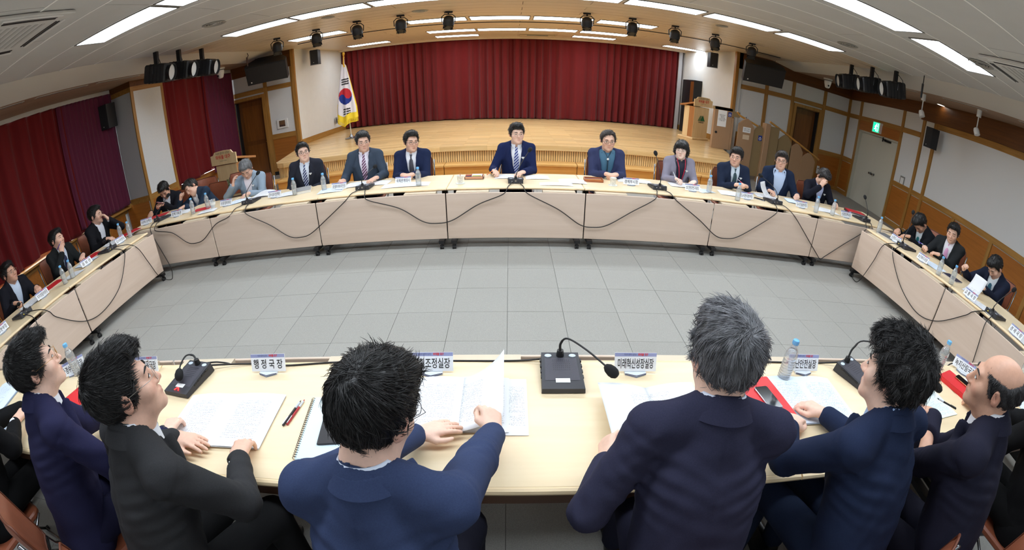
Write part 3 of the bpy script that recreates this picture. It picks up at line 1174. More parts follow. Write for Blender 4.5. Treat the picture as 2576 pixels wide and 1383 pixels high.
soff_r = struct(MB().box((7.75, -5, 3.27), (10.6, 12.6, 3.40)).build('ceiling_right', M_SOFFIT))
# slot diffusers along the coves
for x, y0s, par in ((-6.72, (2.2, 3.6, 5.0, 6.4), soff_l), (7.9, (2.0, 3.9, 5.8, 7.7), soff_r)):
    for y0 in y0s:
        B = MB()
        B.box((x - .035, y0, 3.262), (x + .035, y0 + 1.15, 3.275))
        o = B.build('slot_diffuser', mat('diffuser_paint', (188, 186, 178), .5), par)
        MB().box((x - .012, y0 + .03, 3.260), (x + .012, y0 + 1.12, 3.266)).build('slot', M_BLACK, o)

# ------------------------------------------------------------------ ceiling lights: sheet diffusers that give the room its light
M_LAMP = mat('lamp_diffuser', (234, 245, 255), .5, emit=LAMP)
M_LAMPF = mat('lamp_frame', (128, 126, 122), .5)
LAMPS = []
def lamp_mesh(w, d):
    F = MB()
    F.box((-w / 2 - .02, -d / 2 - .02, -.012), (w / 2 + .02, -d / 2, .002))
    F.box((-w / 2 - .02, d / 2, -.012), (w / 2 + .02, d / 2 + .02, .002))
    F.box((-w / 2 - .02, -d / 2, -.012), (-w / 2, d / 2, .002))
    F.box((w / 2, -d / 2, -.012), (w / 2 + .02, d / 2, .002))
    D = MB().box((-w / 2, -d / 2, -.008), (w / 2, d / 2, .0))
    return F.mesh('frame', M_LAMPF), D.mesh('diffuser', M_LAMP)
LM = {}
def lamp(x, y, w, d, label):
    if (w, d) not in LM:
        LM[(w, d)] = lamp_mesh(w, d)
    t = thing('ceiling_light', label, 'ceiling light', (x, y, 3.418), 0, 'light panels in the ceiling')
    link('frame', LM[(w, d)][0], t)
    link('diffuser', LM[(w, d)][1], t)
ORD = ['first', 'second', 'third', 'fourth', 'fifth', 'sixth', 'seventh', 'eighth', 'ninth', 'tenth', 'eleventh', 'twelfth']
def row(y, xs, d, what):
    for i, x in enumerate(xs):
        lamp(x + .615, y + d / 2, 1.20, d, '%s light panel from the windows, %s' % (ORD[i], what))
row(14.22, [-4.72, -2.13, 1.75, 4.46], .46, 'row before the stage curtain')
row(12.72, [-2.12, -.84, .45, 1.77], .50, 'row of four over the stage')
row(10.28, [-4.78, -2.14, -.84, .46, 1.80], .52, 'row behind the stage spotlights')
row(7.42, [-4.67, -3.40, -2.13, -.86, .44, 1.74, 3.07, 4.42], .48, 'row where grey ceiling meets tan')
row(4.22, [-4.74, -3.46, -2.18, -.9, .38, 1.66, 3.1, 4.58], .48, 'row over the middle of the tables')
row(1.2, [-4.74, -3.46, -2.18, -.9, .38, 1.66, 3.1, 4.58], .48, 'row over the near table')
row(-1.9, [-4.74, -2.18, .38, 3.1], .48, 'row behind the near seats')

# ------------------------------------------------------------------ left wall with curtained windows
def box(name, lo, hi, m, parent=None):
    return MB().box(lo, hi).build(name, m, parent)
B = MB()
B.box((-8.2, -5, 0), (-8.0, 7.76, .70)).box((-8.2, -5, 3.12), (-8.0, 7.76, 3.6)).box((-8.2, -5, .70), (-8.0, -2.6, 3.12)).box((-8.2, 7.0, .70), (-8.0, 7.76, 3.12)).box((-8.2, 2.4, .70), (-8.0, 2.55, 3.12))
wl = struct(B.build('wall_left', M_WALL))
for i in range(8):
    y0 = -2.2 + i * 1.24
    box('dado_panel', (-8.0, y0 + .04, .13), (-7.985, y0 + 1.20, .60), M_DADO, wl)
    box('stile', (-8.0, y0 - .04, .10), (-7.978, y0 + .04, .62), M_OAK, wl)
box('rail', (-8.0, -5, .60), (-7.97, 7.76, .70), M_OAKY, wl)
box('baseboard', (-8.0, -5, 0), (-7.975, 7.76, .11), M_OAKY, wl)
box('sill', (-8.05, -5, .70), (-7.80, 7.76, .735), M_OAKY, wl)
def window(n, y0, y1, x, z0=.735, z1=3.12):
    B = MB()
    for a, b in ((y0, y0 + .06), (y1 - .06, y1), ((y0 + y1) / 2 - .03, (y0 + y1) / 2 + .03)):
        B.box((x - .10, a, z0), (x - .04, b, z1))
    B.box((x - .10, y0, z0), (x - .04, y1, z0 + .06)).box((x - .10, y0, z1 - .06), (x - .04, y1, z1))
    w = struct(B.build('window_%d' % n, mat('window_frame', (190, 190, 188), .4)))
    for a, b in ((y0 + .06, (y0 + y1) / 2 - .03), ((y0 + y1) / 2 + .03, y1 - .06)):
        box('pane', (x - .075, a, z0 + .06), (x - .069, b, z1 - .06), lens_mat(), w)
window(1, -2.6, 2.4, -8.0)
window(2, 2.55, 7.0, -8.0)
# pillar
pl = struct(box('pillar', (-8.0, 7.76, 0), (-7.2, 8.80, 3.27), mat('pillar_shade_grey', (188, 188, 187), .8)))  # grey tone carries the shadow on the pillar's near side
box('fabric_panel', (-7.205, 7.83, .86), (-7.192, 8.73, 3.05), M_PANEL, pl)
box('cap', (-7.99, 7.745, 3.05), (-7.185, 8.81, 3.15), M_OAKY, pl)
box('cornice', (-8.0, 7.74, 3.15), (-7.18, 8.82, 3.272), M_DARKOAK, pl)
for y in (7.745, 8.73):
    box('stile', (-7.21, y, .1), (-7.185, y + .085, 3.05), M_OAK, pl)
box('rail', (-7.99, 7.742, .74), (-7.183, 8.815, .86), M_OAKY, pl)
box('dado_panel', (-7.19, 7.83, .12), (-7.19 + .006, 8.73, .74), M_DADO, pl)
box('dado_panel', (-7.95, 7.752, .12), (-7.25, 7.758, .74), M_DADO, pl)
g = thing('air_grille', 'dark louvred air grille set in the brown dado before the white pillar', 'vent', (-7.985, 6.9, .42), PI / 2)
B = MB().box((-.20, -.012, -.16), (.20, .0, .16))
B.build('frame', M_OAKX, g)
for k in range(6):
    MB().box((-.15, -.022, -.115 + .042 * k), (.15, -.010, -.095 + .042 * k)).build('louvre', M_DARKOAK, g)
MB().box((-.16, -.014, -.13), (.16, -.0125, .13)).build('opening', M_BLACK, g)
# rear stretch with a second curtained window
B = MB()
B.box((-7.85, 8.80, 0), (-7.65, 12.2, .62)).box((-7.85, 8.80, 3.15), (-7.65, 12.2, 3.6)).box((-7.85, 8.80, .62), (-7.65, 9.1, 3.15)).box((-7.85, 11.6, .62), (-7.65, 12.2, 3.15))
wl2 = struct(B.build('wall_left_rear', M_WALL))
box('rail', (-7.65, 8.8, .55), (-7.60, 12.2, .66), M_OAKY, wl2)
box('dado_panel', (-7.65, 8.9, .1), (-7.64, 12.1, .55), M_DADO, wl2)
window(3, 9.1, 11.6, -7.65, .66, 3.15)

# curtains: pleated cloth
def curtain(name, label, pts, z0, z1, m, pitch=.16, amp=.05, seed=1, group=None, ragged=0.02):
    """pts: two ends of the hanging line in plan"""
    r = random.Random(seed)
    (xa, ya), (xb, yb) = pts
    L = math.hypot(xb - xa, yb - ya)
    ux, uy = (xb - xa) / L, (yb - ya) / L
    n = int(L / .020)
    ph = 0
    cols = []
    x = 0
    p = 0.0
    f = 2 * PI / pitch
    for i in range(n + 1):
        p += f * (L / n) * (1 + .32 * math.sin(i * .021 + seed) + .30 * math.sin(i * .0537 + 2 * seed))
        cols.append((L * i / n, p))
    zs = [z0, z0 + .06, z0 + .3, z0 + .8, (z0 + z1) / 2, z1 - .6, z1 - .2, z1 - .05, z1]
    rows = []
    for z in zs:
        t = (z1 - z) / (z1 - z0)
        R = []
        for s, p in cols:
            a = amp * (.45 + .55 * t)
            o = a * math.sin(p + .35 * math.sin(s * 2.1) * t) + a * .35 * math.sin(p * 2.13 + 1.0 + seed)
            zz = z
            if z == z0:
                zz += ragged * math.sin(s * 1.7 + seed) + ragged * .7 * math.sin(s * 4.3)
            R.append((xa + ux * s - uy * o, ya + uy * s + ux * o, zz))
        rows.append(R)
    B = MB()
    B.grid(rows)
    o = tag(B.build(name, m, None, 'all'), label, 'curtain', group)
    sm = o.modifiers.new('thickness', 'SOLIDIFY')
    sm.thickness = .004
    return o
M_RED = mat('curtain_red', (104, 5, 10), .92, noise=.06, nscale=90, sheen=.12, bump=.1, bscale=300)
M_REDW = mat('curtain_window_red', (110, 4, 8), .92, noise=.08, nscale=90, sheen=.08, bump=.1, bscale=300)
M_PLUM = mat('curtain_plum', (96, 26, 54), .92, noise=.06, nscale=90, sheen=.08, bump=.1, bscale=300)
curtain('window_curtain', 'long dark red curtain over the windows behind the left table row', ((-7.78, -2.4), (-7.78, 6.35)), .772, 3.19, M_REDW, .30, .075, 2, 'window curtains', .030)
curtain('window_curtain', 'plum curtain end hanging beside the shaded grey side of the white pillar', ((-7.76, 6.22), (-7.76, 7.745)), .80, 3.19, M_PLUM, .12, .03, 3, 'window curtains', .012)
curtain('window_curtain', 'red curtain hanging between the white pillar and the door side plum curtain', ((-7.45, 8.95), (-7.45, 10.9)), .705, 3.17, M_REDW, .26, .06, 4, 'window curtains', .030)
curtain('window_curtain', 'plum curtain hanging next to the brown door by the floor lectern', ((-7.42, 10.70), (-7.42, 12.12)), .60, 3.17, M_PLUM, .12, .03, 5, 'window curtains', .012)
for nm, y0, y1, x in (('curtain_track', -2.5, 7.7, -7.78), ('curtain_track', 8.9, 12.1, -7.45)):
    o = box(nm, (x - .03, y0, 3.19 if x < -7.6 else 3.17), (x + .03, y1, 3.265), mat('track_grey', (200, 198, 194), .4))
    tag(o, 'pale curtain track under the side ceiling, %s' % ('along the long row of windows' if x < -7.6 else 'over the short window past the pillar'), 'curtain rail')
# stage curtain in two halves
curtain('stage_curtain', 'wide dark red stage curtain, half on the flag side', ((-5.42, 15.55), (.02, 15.55)), .74, 3.39, M_RED, .27, .10, 7, 'stage curtain', .006)
curtain('stage_curtain', 'wide dark red stage curtain, half on the stage lectern side', ((.0, 15.58), (5.44, 15.58)), .74, 3.39, M_RED, .27, .10, 9, 'stage curtain', .006)
struct(box('wall_back', (-6, 15.75, 0), (6.4, 15.95, 3.6), mat('backstage', (60, 40, 36), .9)))
struct(box('trim_3', (-5.6, 15.36, 3.36), (5.6, 15.42, 3.425), M_CEILWARM))

# ------------------------------------------------------------------ panelled front walls either side of the stage
def panel_wall(name, x0, x1, y, cols, door, z_top=3.27):
    """fabric panels in an oak frame; cols: x positions of the stiles; door: (x0, x1) or None"""
    B = MB()
    if door:
        B.box((x0, y, 0), (door[0], y + .2, 3.6)).box((door[1], y, 0), (x1, y + .2, 3.6)).box((door[0], y, 2.27), (door[1], y + .2, 3.6))
    else:
        B.box((x0, y, 0), (x1, y + .2, 3.6))
    w = struct(B.build(name, M_WALL))
    box('cornice', (x0, y - .05, 2.96), (x1, y, z_top + .16), M_DARKOAK, w)
    for z0, z1 in ((2.40, 2.53), (1.02, 1.16), (0.0, .12)):
        for a, b in (((x0, door[0] - .10), (door[1] + .10, x1)) if door and z0 < 2.3 else ((x0, x1),)):
            if b > a:
                box('rail', (a, y - .030, z0), (b, y, z1), M_OAKX, w)
    for a, b in zip(cols, cols[1:]):
        isd = door and a >= door[0] - .2 and b <= door[1] + .2
        box('fabric_panel', (a + .055, y - .012, 2.53), (b - .055, y, 2.96), M_PANEL, w)
        if not isd:
            box('fabric_panel', (a + .055, y - .012, 1.16), (b - .055, y, 2.40), M_PANEL, w)
            box('dado_panel', (a + .055, y - .014, .12), (b - .055, y, 1.02), M_DADO, w)
    for c in cols:
        box('stile', (c - .055, y - .034, 0), (c + .055, y, 2.97), M_OAK, w)
    return w
panel_wall('wall_front_left', -7.65, -5.53, 12.2, [-7.62, -6.43, -5.60], (-7.45, -6.56))
panel_wall('wall_front_right', 5.9, 10.0, 12.5, [5.98, 6.93, 7.82, 8.96, 9.95], (7.98, 8.82))

def brown_door(n, x0, x1, y, hinge_left):
    B = MB()
    B.box((x0, y + .14, 0), (x1, y + .18, 2.27))
    d = struct(B.build('door_%d' % n, M_DOOR))
    w = x1 - x0
    for z0, z1 in ((.18, .95), (1.08, 2.08)):
        box('door_panel', (x0 + .14, y + .125, z0), (x1 - .14, y + .141, z1), wood('door_panel_wood', (112, 66, 26), (138, 84, 34), axis=2), d)
    for a in (x0, x1 - .03):
        box('jamb', (a - .0, y - .01, 0), (a + .03, y + .15, 2.27), M_DOOR if (a == x0) != hinge_left else M_BLACK, d)
    box('jamb', (x0, y - .01, 2.24), (x1, y + .15, 2.27), M_DOOR, d)
    for a, b, c, e in ((x0 - .09, x0, 0, 2.36), (x1, x1 + .09, 0, 2.36), (x0, x1, 2.27, 2.36)):
        box('casing', (a, y - .045, c), (b, y - .001, e), M_OAK, d)
    kx = x0 + .09 if not hinge_left else x1 - .09
    B = MB()
    B.lathe([(.0, .0), (.02, .0), (.02, .02), (.012, .03), (.026, .05), (.022, .075), (0, .08)], 12, M=Matrix.Translation((kx, y + .14, 1.0)) @ Matrix.Rotation(PI / 2, 4, 'X'))
    B.build('door_knob', mat('brass', (170, 130, 60), .25, 1.0), d, True)
brown_door(1, -7.45, -6.56, 12.2, True)
brown_door(2, 7.98, 8.82, 12.5, False)
# black strip where the floor meets the left front wall
struct(box('baseboard_front', (-6.45, 12.15, 0), (-5.5, 12.2, .10), M_BLACK))

# stage side walls
def side_wall(name, a, b, th, flip):
    (xa, ya), (xb, yb) = a, b
    B = MB()
    poly = [(xa, ya), (xb, yb), (xb + th, yb), (xa + th, ya)]
    if flip:
        poly = poly[::-1]
    B.prism(poly, 0, 3.6)
    w = struct(B.build(name, M_WALL))
    B = MB()
    e = -.02 if th > 0 else .02
    poly = [(xa + e, ya + .02), (xb + e, yb), (xb, yb), (xa, ya + .02)]
    if not flip:
        poly = poly[::-1]
    B.prism(poly, .72, .88)
    B.build('baseboard', M_OAKY, w)
    return w
swl = side_wall('wall_inner_left', (-5.53, 12.2), (-5.36, 15.8), -.2, True)
swr = side_wall('wall_inner_right', (5.90, 12.45), (5.46, 15.8), .2, False)
struct(box('trim_4', (-5.60, 12.13, .7), (-5.51, 12.22, 3.42), M_OAK))
struct(box('trim_5', (5.88, 12.40, .7), (5.97, 12.52, 3.42), M_OAK))
# narrow stage door beside the curtain
d3 = struct(MB().box((5.40, 14.2, .72), (5.66, 15.2, 2.45)).build('door_3', M_BLACK))
box('door_leaf', (5.385, 14.2, .72), (5.40, 14.45, 2.40), M_DOOR, d3)
struct(box('trim_6', (5.30, 15.45, .72), (5.42, 15.50, 3.42), mat('curtain_edge', (176, 176, 180), .5)))

# ------------------------------------------------------------------ slanting right wall: double door, then a long white board
RW0 = Vector((10.0, 12.5, 0))
RWD = Vector((-.1843, -.9829, 0)).normalized()      # towards the camera side
ang_r = math.atan2(RWD.y, RWD.x)
MR = Matrix.Translation(RW0) @ Matrix.Rotation(ang_r, 4, 'Z')
# local frame: x along the wall from the far corner, y to the outside (the wall's left-hand side is outside)
def rwbox(name, lo, hi, m, parent=None):
    B = MB().box(lo, hi)
    o = B.build(name, m, parent)
    if parent is None:
        o.matrix_world = MR
    return o
B = MB()
DX0, DX1 = .82, 3.02
B.box((-.2, 0, 0), (DX0, .2, 3.6)).box((DX1, 0, 0), (18, .2, 3.6)).box((DX0, 0, 2.12), (DX1, .2, 3.6))
wr = struct(B.build('wall_right', M_WALL))
wr.matrix_world = MR
rwbox('cornice', (-.1, -.06, 2.96), (3.9, 0, 3.40), M_DARKOAK, wr)
rwbox('cornice', (3.9, -.09, 2.84), (18, 0, 3.40), M_DARKOAK, wr)
for a, b, z0, z1 in ((0, DX0 - .1, 1.02, 1.16), (DX1 + .1, 18, 1.0, 1.12), (0, 3.9, 2.40, 2.53), (0, DX0 - .1, 0, .12), (DX1 + .1, 18, 0, .12), (4.4, 18, 2.71, 2.84)):
    rwbox('rail', (a, -.035, z0), (b, 0, z1), M_OAKX, wr)
for a, b in ((.06, .72), (.82, 3.02), (3.12, 3.92)):
    rwbox('fabric_panel', (a, -.012, 2.53), (b, 0, 2.96), M_PANEL, wr)
rwbox('fabric_panel', (.06, -.012, 1.16), (.66, 0, 2.40), M_PANEL, wr)
rwbox('fabric_panel', (3.12, -.014, 1.12), (3.92, 0, 2.40), M_PANEL, wr)
rwbox('fabric_panel', (4.04, -.012, 1.12), (4.40, 0, 2.71), M_PANEL, wr)
rwbox('white_board', (4.56, -.02, 1.12), (12.5, 0, 2.71), mat('board_white', (222, 222, 221), .6), wr)
for c in (.0, .74, 3.06, 3.98, 4.48):
    rwbox('stile', (c - .05, -.04, 0), (c + .05, 0, 2.97), M_OAK, wr)
for i in range(8):
    x0 = 4.48 + 1.32 * i
    rwbox('dado_panel', (x0 + .06, -.014, .14), (x0 + 1.26, 0, .98), M_DADO, wr)
    rwbox('stile', (x0 + 1.27, -.03, .10), (x0 + 1.37, 0, 1.02), M_OAK, wr)
rwbox('dado_panel', (3.12, -.014, .14), (3.92, 0, .98), M_DADO, wr)
rwbox('dado_panel', (4.04, -.014, .14), (4.42, 0, .98), M_DADO, wr)
rwbox('dado_panel', (.06, -.014, .14), (.68, 0, 1.0), M_DADO, wr)
M_GDOOR = mat('grey_door_paint', (206, 204, 190), .5)
d4 = struct(MB().box((DX0, .06, 0), (DX1, .10, 2.12)).build('door_4', M_GDOOR))
d4.matrix_world = MR
for a, b, c, e in ((DX0, DX0 + .07, 0, 2.12), (DX1 - .05, DX1, 0, 2.12), (DX0, DX1, 2.07, 2.12)):
    rwbox('door_frame', (a, -.03, c), (b, .06, e), mat('door_frame_grey', (190, 188, 174), .5), d4)
rwbox('door_leaf', (DX0 + .075, .04, .01), ((DX0 + DX1) / 2 - .002, .06, 2.065), M_GDOOR, d4)
rwbox('door_leaf', ((DX0 + DX1) / 2 + .002, .04, .01), (DX1 - .055, .06, 2.065), M_GDOOR, d4)
for e in (-.09, .09):
    B = MB()
    B.lathe([(0, 0), (.035, 0), (.035, .012), (.016, .02), (.016, .04), (.032, .055), (.03, .08), (0, .088)], 14, M=Matrix.Translation(((DX0 + DX1) / 2 + e, .04, 1.0)) @ Matrix.Rotation(PI / 2, 4, 'X'))
    B.build('door_knob', M_CHROME, d4, True)
for a, b, c, e in ((DX0 - .12, DX0, 0, 2.24), (DX1, DX1 + .10, 0, 2.24), (DX0, DX1, 2.12, 2.40)):
    rwbox('casing', (a, -.045, c), (b, -.002, e), M_OAK if c == 0 else M_DADO, d4)
B = MB().box((DX1 - .75, -.02, 2.0), (DX1 - .45, .04, 2.05)).box((DX1 - .70, -.10, 2.03), (DX1 - .67, 0, 2.06)).box((DX1 - .70, -.11, 1.98), (DX1 - .66, -.09, 2.10))
B.build('door_closer', M_BLACKM, d4)
struct(box('wall_rear', (-8.2, -5.2, 0), (10.6, -5, 3.6), M_WALL))

# ------------------------------------------------------------------ stage with steps
B = MB()
deck = [(-5.35, 15.7), (-5.52, 12.24), (-5.02, 9.75), (-4.98, 9.5), (-4.86, 9.3), (-4.66, 9.2), (4.55, 9.2), (4.75, 9.28), (4.86, 9.5), (4.9, 9.9), (5.5, 12.3), (5.86, 12.42), (5.44, 15.7)]
B.prism(deck, .62, .72)
stage = thing('stage', 'raised wooden stage with slatted front before the red curtain', 'stage')
B.build('deck', M_STAGE, stage)
B = MB()
ins = [(-5.36, 15.6), (-5.5, 12.25), (-4.98, 9.78), (-4.92, 9.5), (-4.82, 9.36), (-4.64, 9.28), (4.52, 9.28), (4.68, 9.34), (4.78, 9.5), (4.84, 9.9), (5.4, 12.3), (5.4, 15.6)]
B.prism(ins, 0, .62)
B.build('stage_base', M_DARKGAP, stage)
B = MB()
def slat_line(poly, z0, z1, w=.034, gap=.010, d=.02):
    for (xa, ya), (xb, yb) in zip(poly, poly[1:]):
        L = math.hypot(xb - xa, yb - ya)
        ux, uy = (xb - xa) / L, (yb - ya) / L
        nn = max(1, int(L / (w + gap)))
        for i in range(nn):
            s0 = L * (i + .5) / nn
            M = Matrix.Translation((xa + ux * s0, ya + uy * s0, 0)) @ Matrix.Rotation(math.atan2(uy, ux), 4, 'Z')
            B.box((-w / 2, -d, z0), (w / 2, .004, z1), 0, M)
slat_line(ins[1:-1], .03, .62)
o = B.build('slat', M_SLAT, stage)
o['kind'] = 'stuff'
steps = thing('stage_steps', 'two long wooden steps with rounded slatted end along the stage front', 'steps')
xs = [-4.72, -3.75, -1.25, 1.25, 3.75, 4.4]
for (z, y0, y1) in ((.40, 8.90, 9.26), (.22, 8.56, 8.91)):
    for a, b in zip(xs, xs[1:]):
        B = MB().rbox((a + .004, y0, z - .05), (b - .004, y1, z), .015)
        B.build('step_tread', M_STAGEX, steps)
        MB().box((a + .006, y0 + .03, .0), (b - .006, y1, z - .05)).build('step_riser', wood('step_riser_wood', (202, 142, 66), (222, 164, 86), axis=0, scale=9), steps)
# rounded slatted end of the steps
B = MB()
arc = [(-4.74 + .34 * math.cos(a), 9.22 + .34 * math.sin(a)) for a in [PI * 1.5 - PI / 2 * k / 6 for k in range(7)]]
slat_line(arc[::-1], .02, .34)
B.build('slat', M_SLAT, steps)['kind'] = 'stuff'
B = MB()
B.prism([(-4.74, 9.22)] + [(-4.74 + .38 * math.cos(a), 9.22 + .38 * math.sin(a)) for a in [PI + PI / 2 * k / 8 for k in range(9)]], .34, .40)
B.build('step_tread', M_STAGEX, steps)

# ------------------------------------------------------------------ meeting tables
M_MAPLE = wood('maple_top', (236, 212, 172), (243, 222, 186), axis=0, scale=8, rough=.32)
M_MAPLEE = mat('maple_edge', (246, 220, 178), .3, noise=.03, nscale=20)
M_MODESTY = wood('maple_panel', (216, 192, 172), (226, 204, 186), axis=0, scale=7, rough=.45)
def table_meshes(L):
    T = MB().rbox((-L / 2 + .002, -.395, .702), (L / 2 - .002, .395, .73), .03).mesh('tabletop', M_MAPLE)
    E = MB()
    E.tube([(-L / 2 + .004, 0, .716), (L / 2 - .004, 0, .716)], .0155, 8)
    E = E.mesh('edge_band', M_MAPLEE, True)
    P = MB().rbox((-L / 2 + .006, -.515, .125), (L / 2 - .006, -.497, .690), .006, n=1).mesh('modesty_panel', M_MODESTY)
    Bk = MB().box((-.19, -.500, .655), (.19, -.36, .70)).mesh('panel_bracket', mat('bracket_beige', (212, 196, 172), .5))
    Rl = MB().box((-L / 2 + .06, -.03, .655), (L / 2 - .06, .03, .700)).mesh('support_rail', M_BLACKM)
    Dr = MB().box((-L / 2 + .2, .18, .60), (L / 2 - .2, .36, .70)).mesh('apron', mat('apron_brown', (96, 66, 48), .5))
    return T, E, P, Bk, Rl, Dr
def foot_mesh():
    F = MB()
    F.box((-.035, -.04, .10), (.035, .04, .66))
    F.prism([(-.033, -.56), (.033, -.56), (.036, -.1), (.036, .36), (-.036, .36), (-.036, -.1)], .075, .115)
    return F.mesh('leg', M_BLACK)
def caster_mesh():
    C = MB()
    C.cyl((-.022, 0, .026), (-.006, 0, .026), .026, n=14)
    C.cyl((.006, 0, .026), (.022, 0, .026), .026, n=14)
    C.cyl((-.0235, 0, .026), (.0235, 0, .026), .010, n=10, mi=1)
    C.box((-.010, -.022, .030), (.010, .022, .078))
    return C.mesh('caster', [M_BLACK, M_CHROME])
FT, CT = foot_mesh(), caster_mesh()
TM = {}
def table(x, y, rz, L, label, group='flip top meeting tables'):
    if L not in TM:
        TM[L] = table_meshes(L)
    t = thing('meeting_table', label, 'table', (x, y, 0), rz, group)
    for nm, me, sp in zip(('tabletop', 'edge_band', 'modesty_panel', 'panel_bracket', 'support_rail', 'apron'), TM[L],
                          ([(0, 0, 0)], [(0, -.397, 0), (0, .397, 0)], [(0, 0, 0)], [(-L / 2 + .31, 0, 0), (L / 2 - .31, 0, 0)], [(0, -.09, 0), (0, .14, 0)], [(0, 0, 0)])):
        for q in sp:
            link(nm, me, t, q)
    for e in (-1, 1):
        lg = link('leg', FT, t, (e * (L / 2 - .075), 0, 0))
        for yy in (-.53, .33):
            link('caster', CT, lg, (0, yy, .0))
    return t
TW = 1.625
FY = 5.90
who = ['at the window side corner of the front row', 'before the man in a light blue jacket',
       'before the man in a slate grey suit', 'under the central microphone',
       'before the man in a teal shirt', 'before the two men by the brown lift',
       'at the corner by the grey double door']
for k in range(-3, 4):
    table(.06 + TW * k, FY, 0, 1.625, 'pale maple table with front panel, ' + who[k + 3])
table(-5.40, 4.325, PI / 2, 1.64, 'pale maple table with front panel, farther one of the window side row', )
table(-5.40, 2.68, PI / 2, 1.64, 'pale maple table with front panel, nearer one of the window side row')
table(5.33, 4.34, -PI / 2, 1.75, 'pale maple table with front panel, farther one of the white board side row')
table(5.33, 2.585, -PI / 2, 1.75, 'pale maple table with front panel, nearer one of the white board side row')
nn = ['at the window side end', 'before the man with gold spectacles',
      'under two pens and a large open booklet', 'under the microphone with its neck bent sideways',
      'under the black phone on a red folder', 'under the thick red planner']
for k in range(6):
    table(-4.50 + 1.62 * k, 1.47, PI, 1.62, 'pale maple near row table ' + nn[k])

# ------------------------------------------------------------------ leather folding chairs
M_LEATHER = mat('brown_leather', (150, 84, 58), .42, noise=.10, nscale=25, bump=.35, bscale=120)
M_PIPING = mat('leather_piping', (104, 54, 34), .45)
def chair_meshes():
    S = MB()
    def pad(w, d, t, n=8):
        pass
    S.rbox((-.22, -.20, .385), (.22, .22, .432), .06, n=4)
    S = S.mesh('seat', M_LEATHER, True)
    Bk = MB()
    rows_o, rows_i = [], []
    for j in range(9):
        v = j / 8
        z = .55 + .37 * v
        w = .215 * (1 - .10 * (abs(v - .5) * 2) ** 6)
        ro, ri = [], []
        for i in range(13):
            u = -1 + 2 * i / 12
            yc = -.245 - .05 * v + .035 * u * u
            ed = max(abs(u), abs(2 * v - 1)) ** 8
            ro.append((w * u, yc - .022 * (1 - ed), z))
            ri.append((w * u, yc + .018 * (1 - ed), z))
        rows_o.append(ro)
        rows_i.append(ri)
    Bk.grid(rows_o)
    Bk.grid([r[::-1] for r in rows_i])
    Bk = Bk.mesh('backrest', M_LEATHER, 'all')
    Pi = MB()
    loop = rows_o[0] + [r[-1] for r in rows_o[1:]] + rows_o[-1][::-1][1:] + [r[0] for r in rows_o[::-1][1:-1]]
    Pi.tube(loop, .007, 6, closed=True)
    Pi = Pi.mesh('piping', M_PIPING, 'all')
    Fr = MB()
    for e in (-1, 1):
        Fr.tube([(.235 * e, -.285, .86), (.238 * e, -.25, .62), (.238 * e, -.20, .44), (.236 * e, .05, .22), (.234 * e, .24, .012)], .011, 8)
        Fr.tube([(.212 * e, .20, .40), (.214 * e, .0, .26), (.216 * e, -.26, .012)], .010, 8)
    Fr.tube([(-.234, .225, .03), (.234, .225, .03)], .009, 8)
    Fr.tube([(-.216, -.245, .03), (.216, -.245, .03)], .009, 8)
    Fr.tube([(-.238, -.215, .50), (0, -.27, .49), (.238, -.215, .50)], .010, 8)
    Fr = Fr.mesh('frame', M_CHROME, 'all')
    Ft = MB().cyl((0, 0, 0), (0, 0, .03), .014, n=8).mesh('rubber_foot', M_BLACK)
    return S, Bk, Pi, Fr, Ft
CH = chair_meshes()
def chair(x, y, az, label):
    t = thing('folding_chair', label, 'chair', (x, y, 0), -math.radians(az), 'brown leather folding chairs')
    link('seat', CH[0], t)
    b = link('backrest', CH[1], t)
    link('piping', CH[2], b)
    fr = link('frame', CH[3], t)
    for px, py in ((.234, .24), (-.234, .24), (.216, -.26), (-.216, -.26)):
        link('rubber_foot', CH[4], fr, (px, py, 0))
    return t

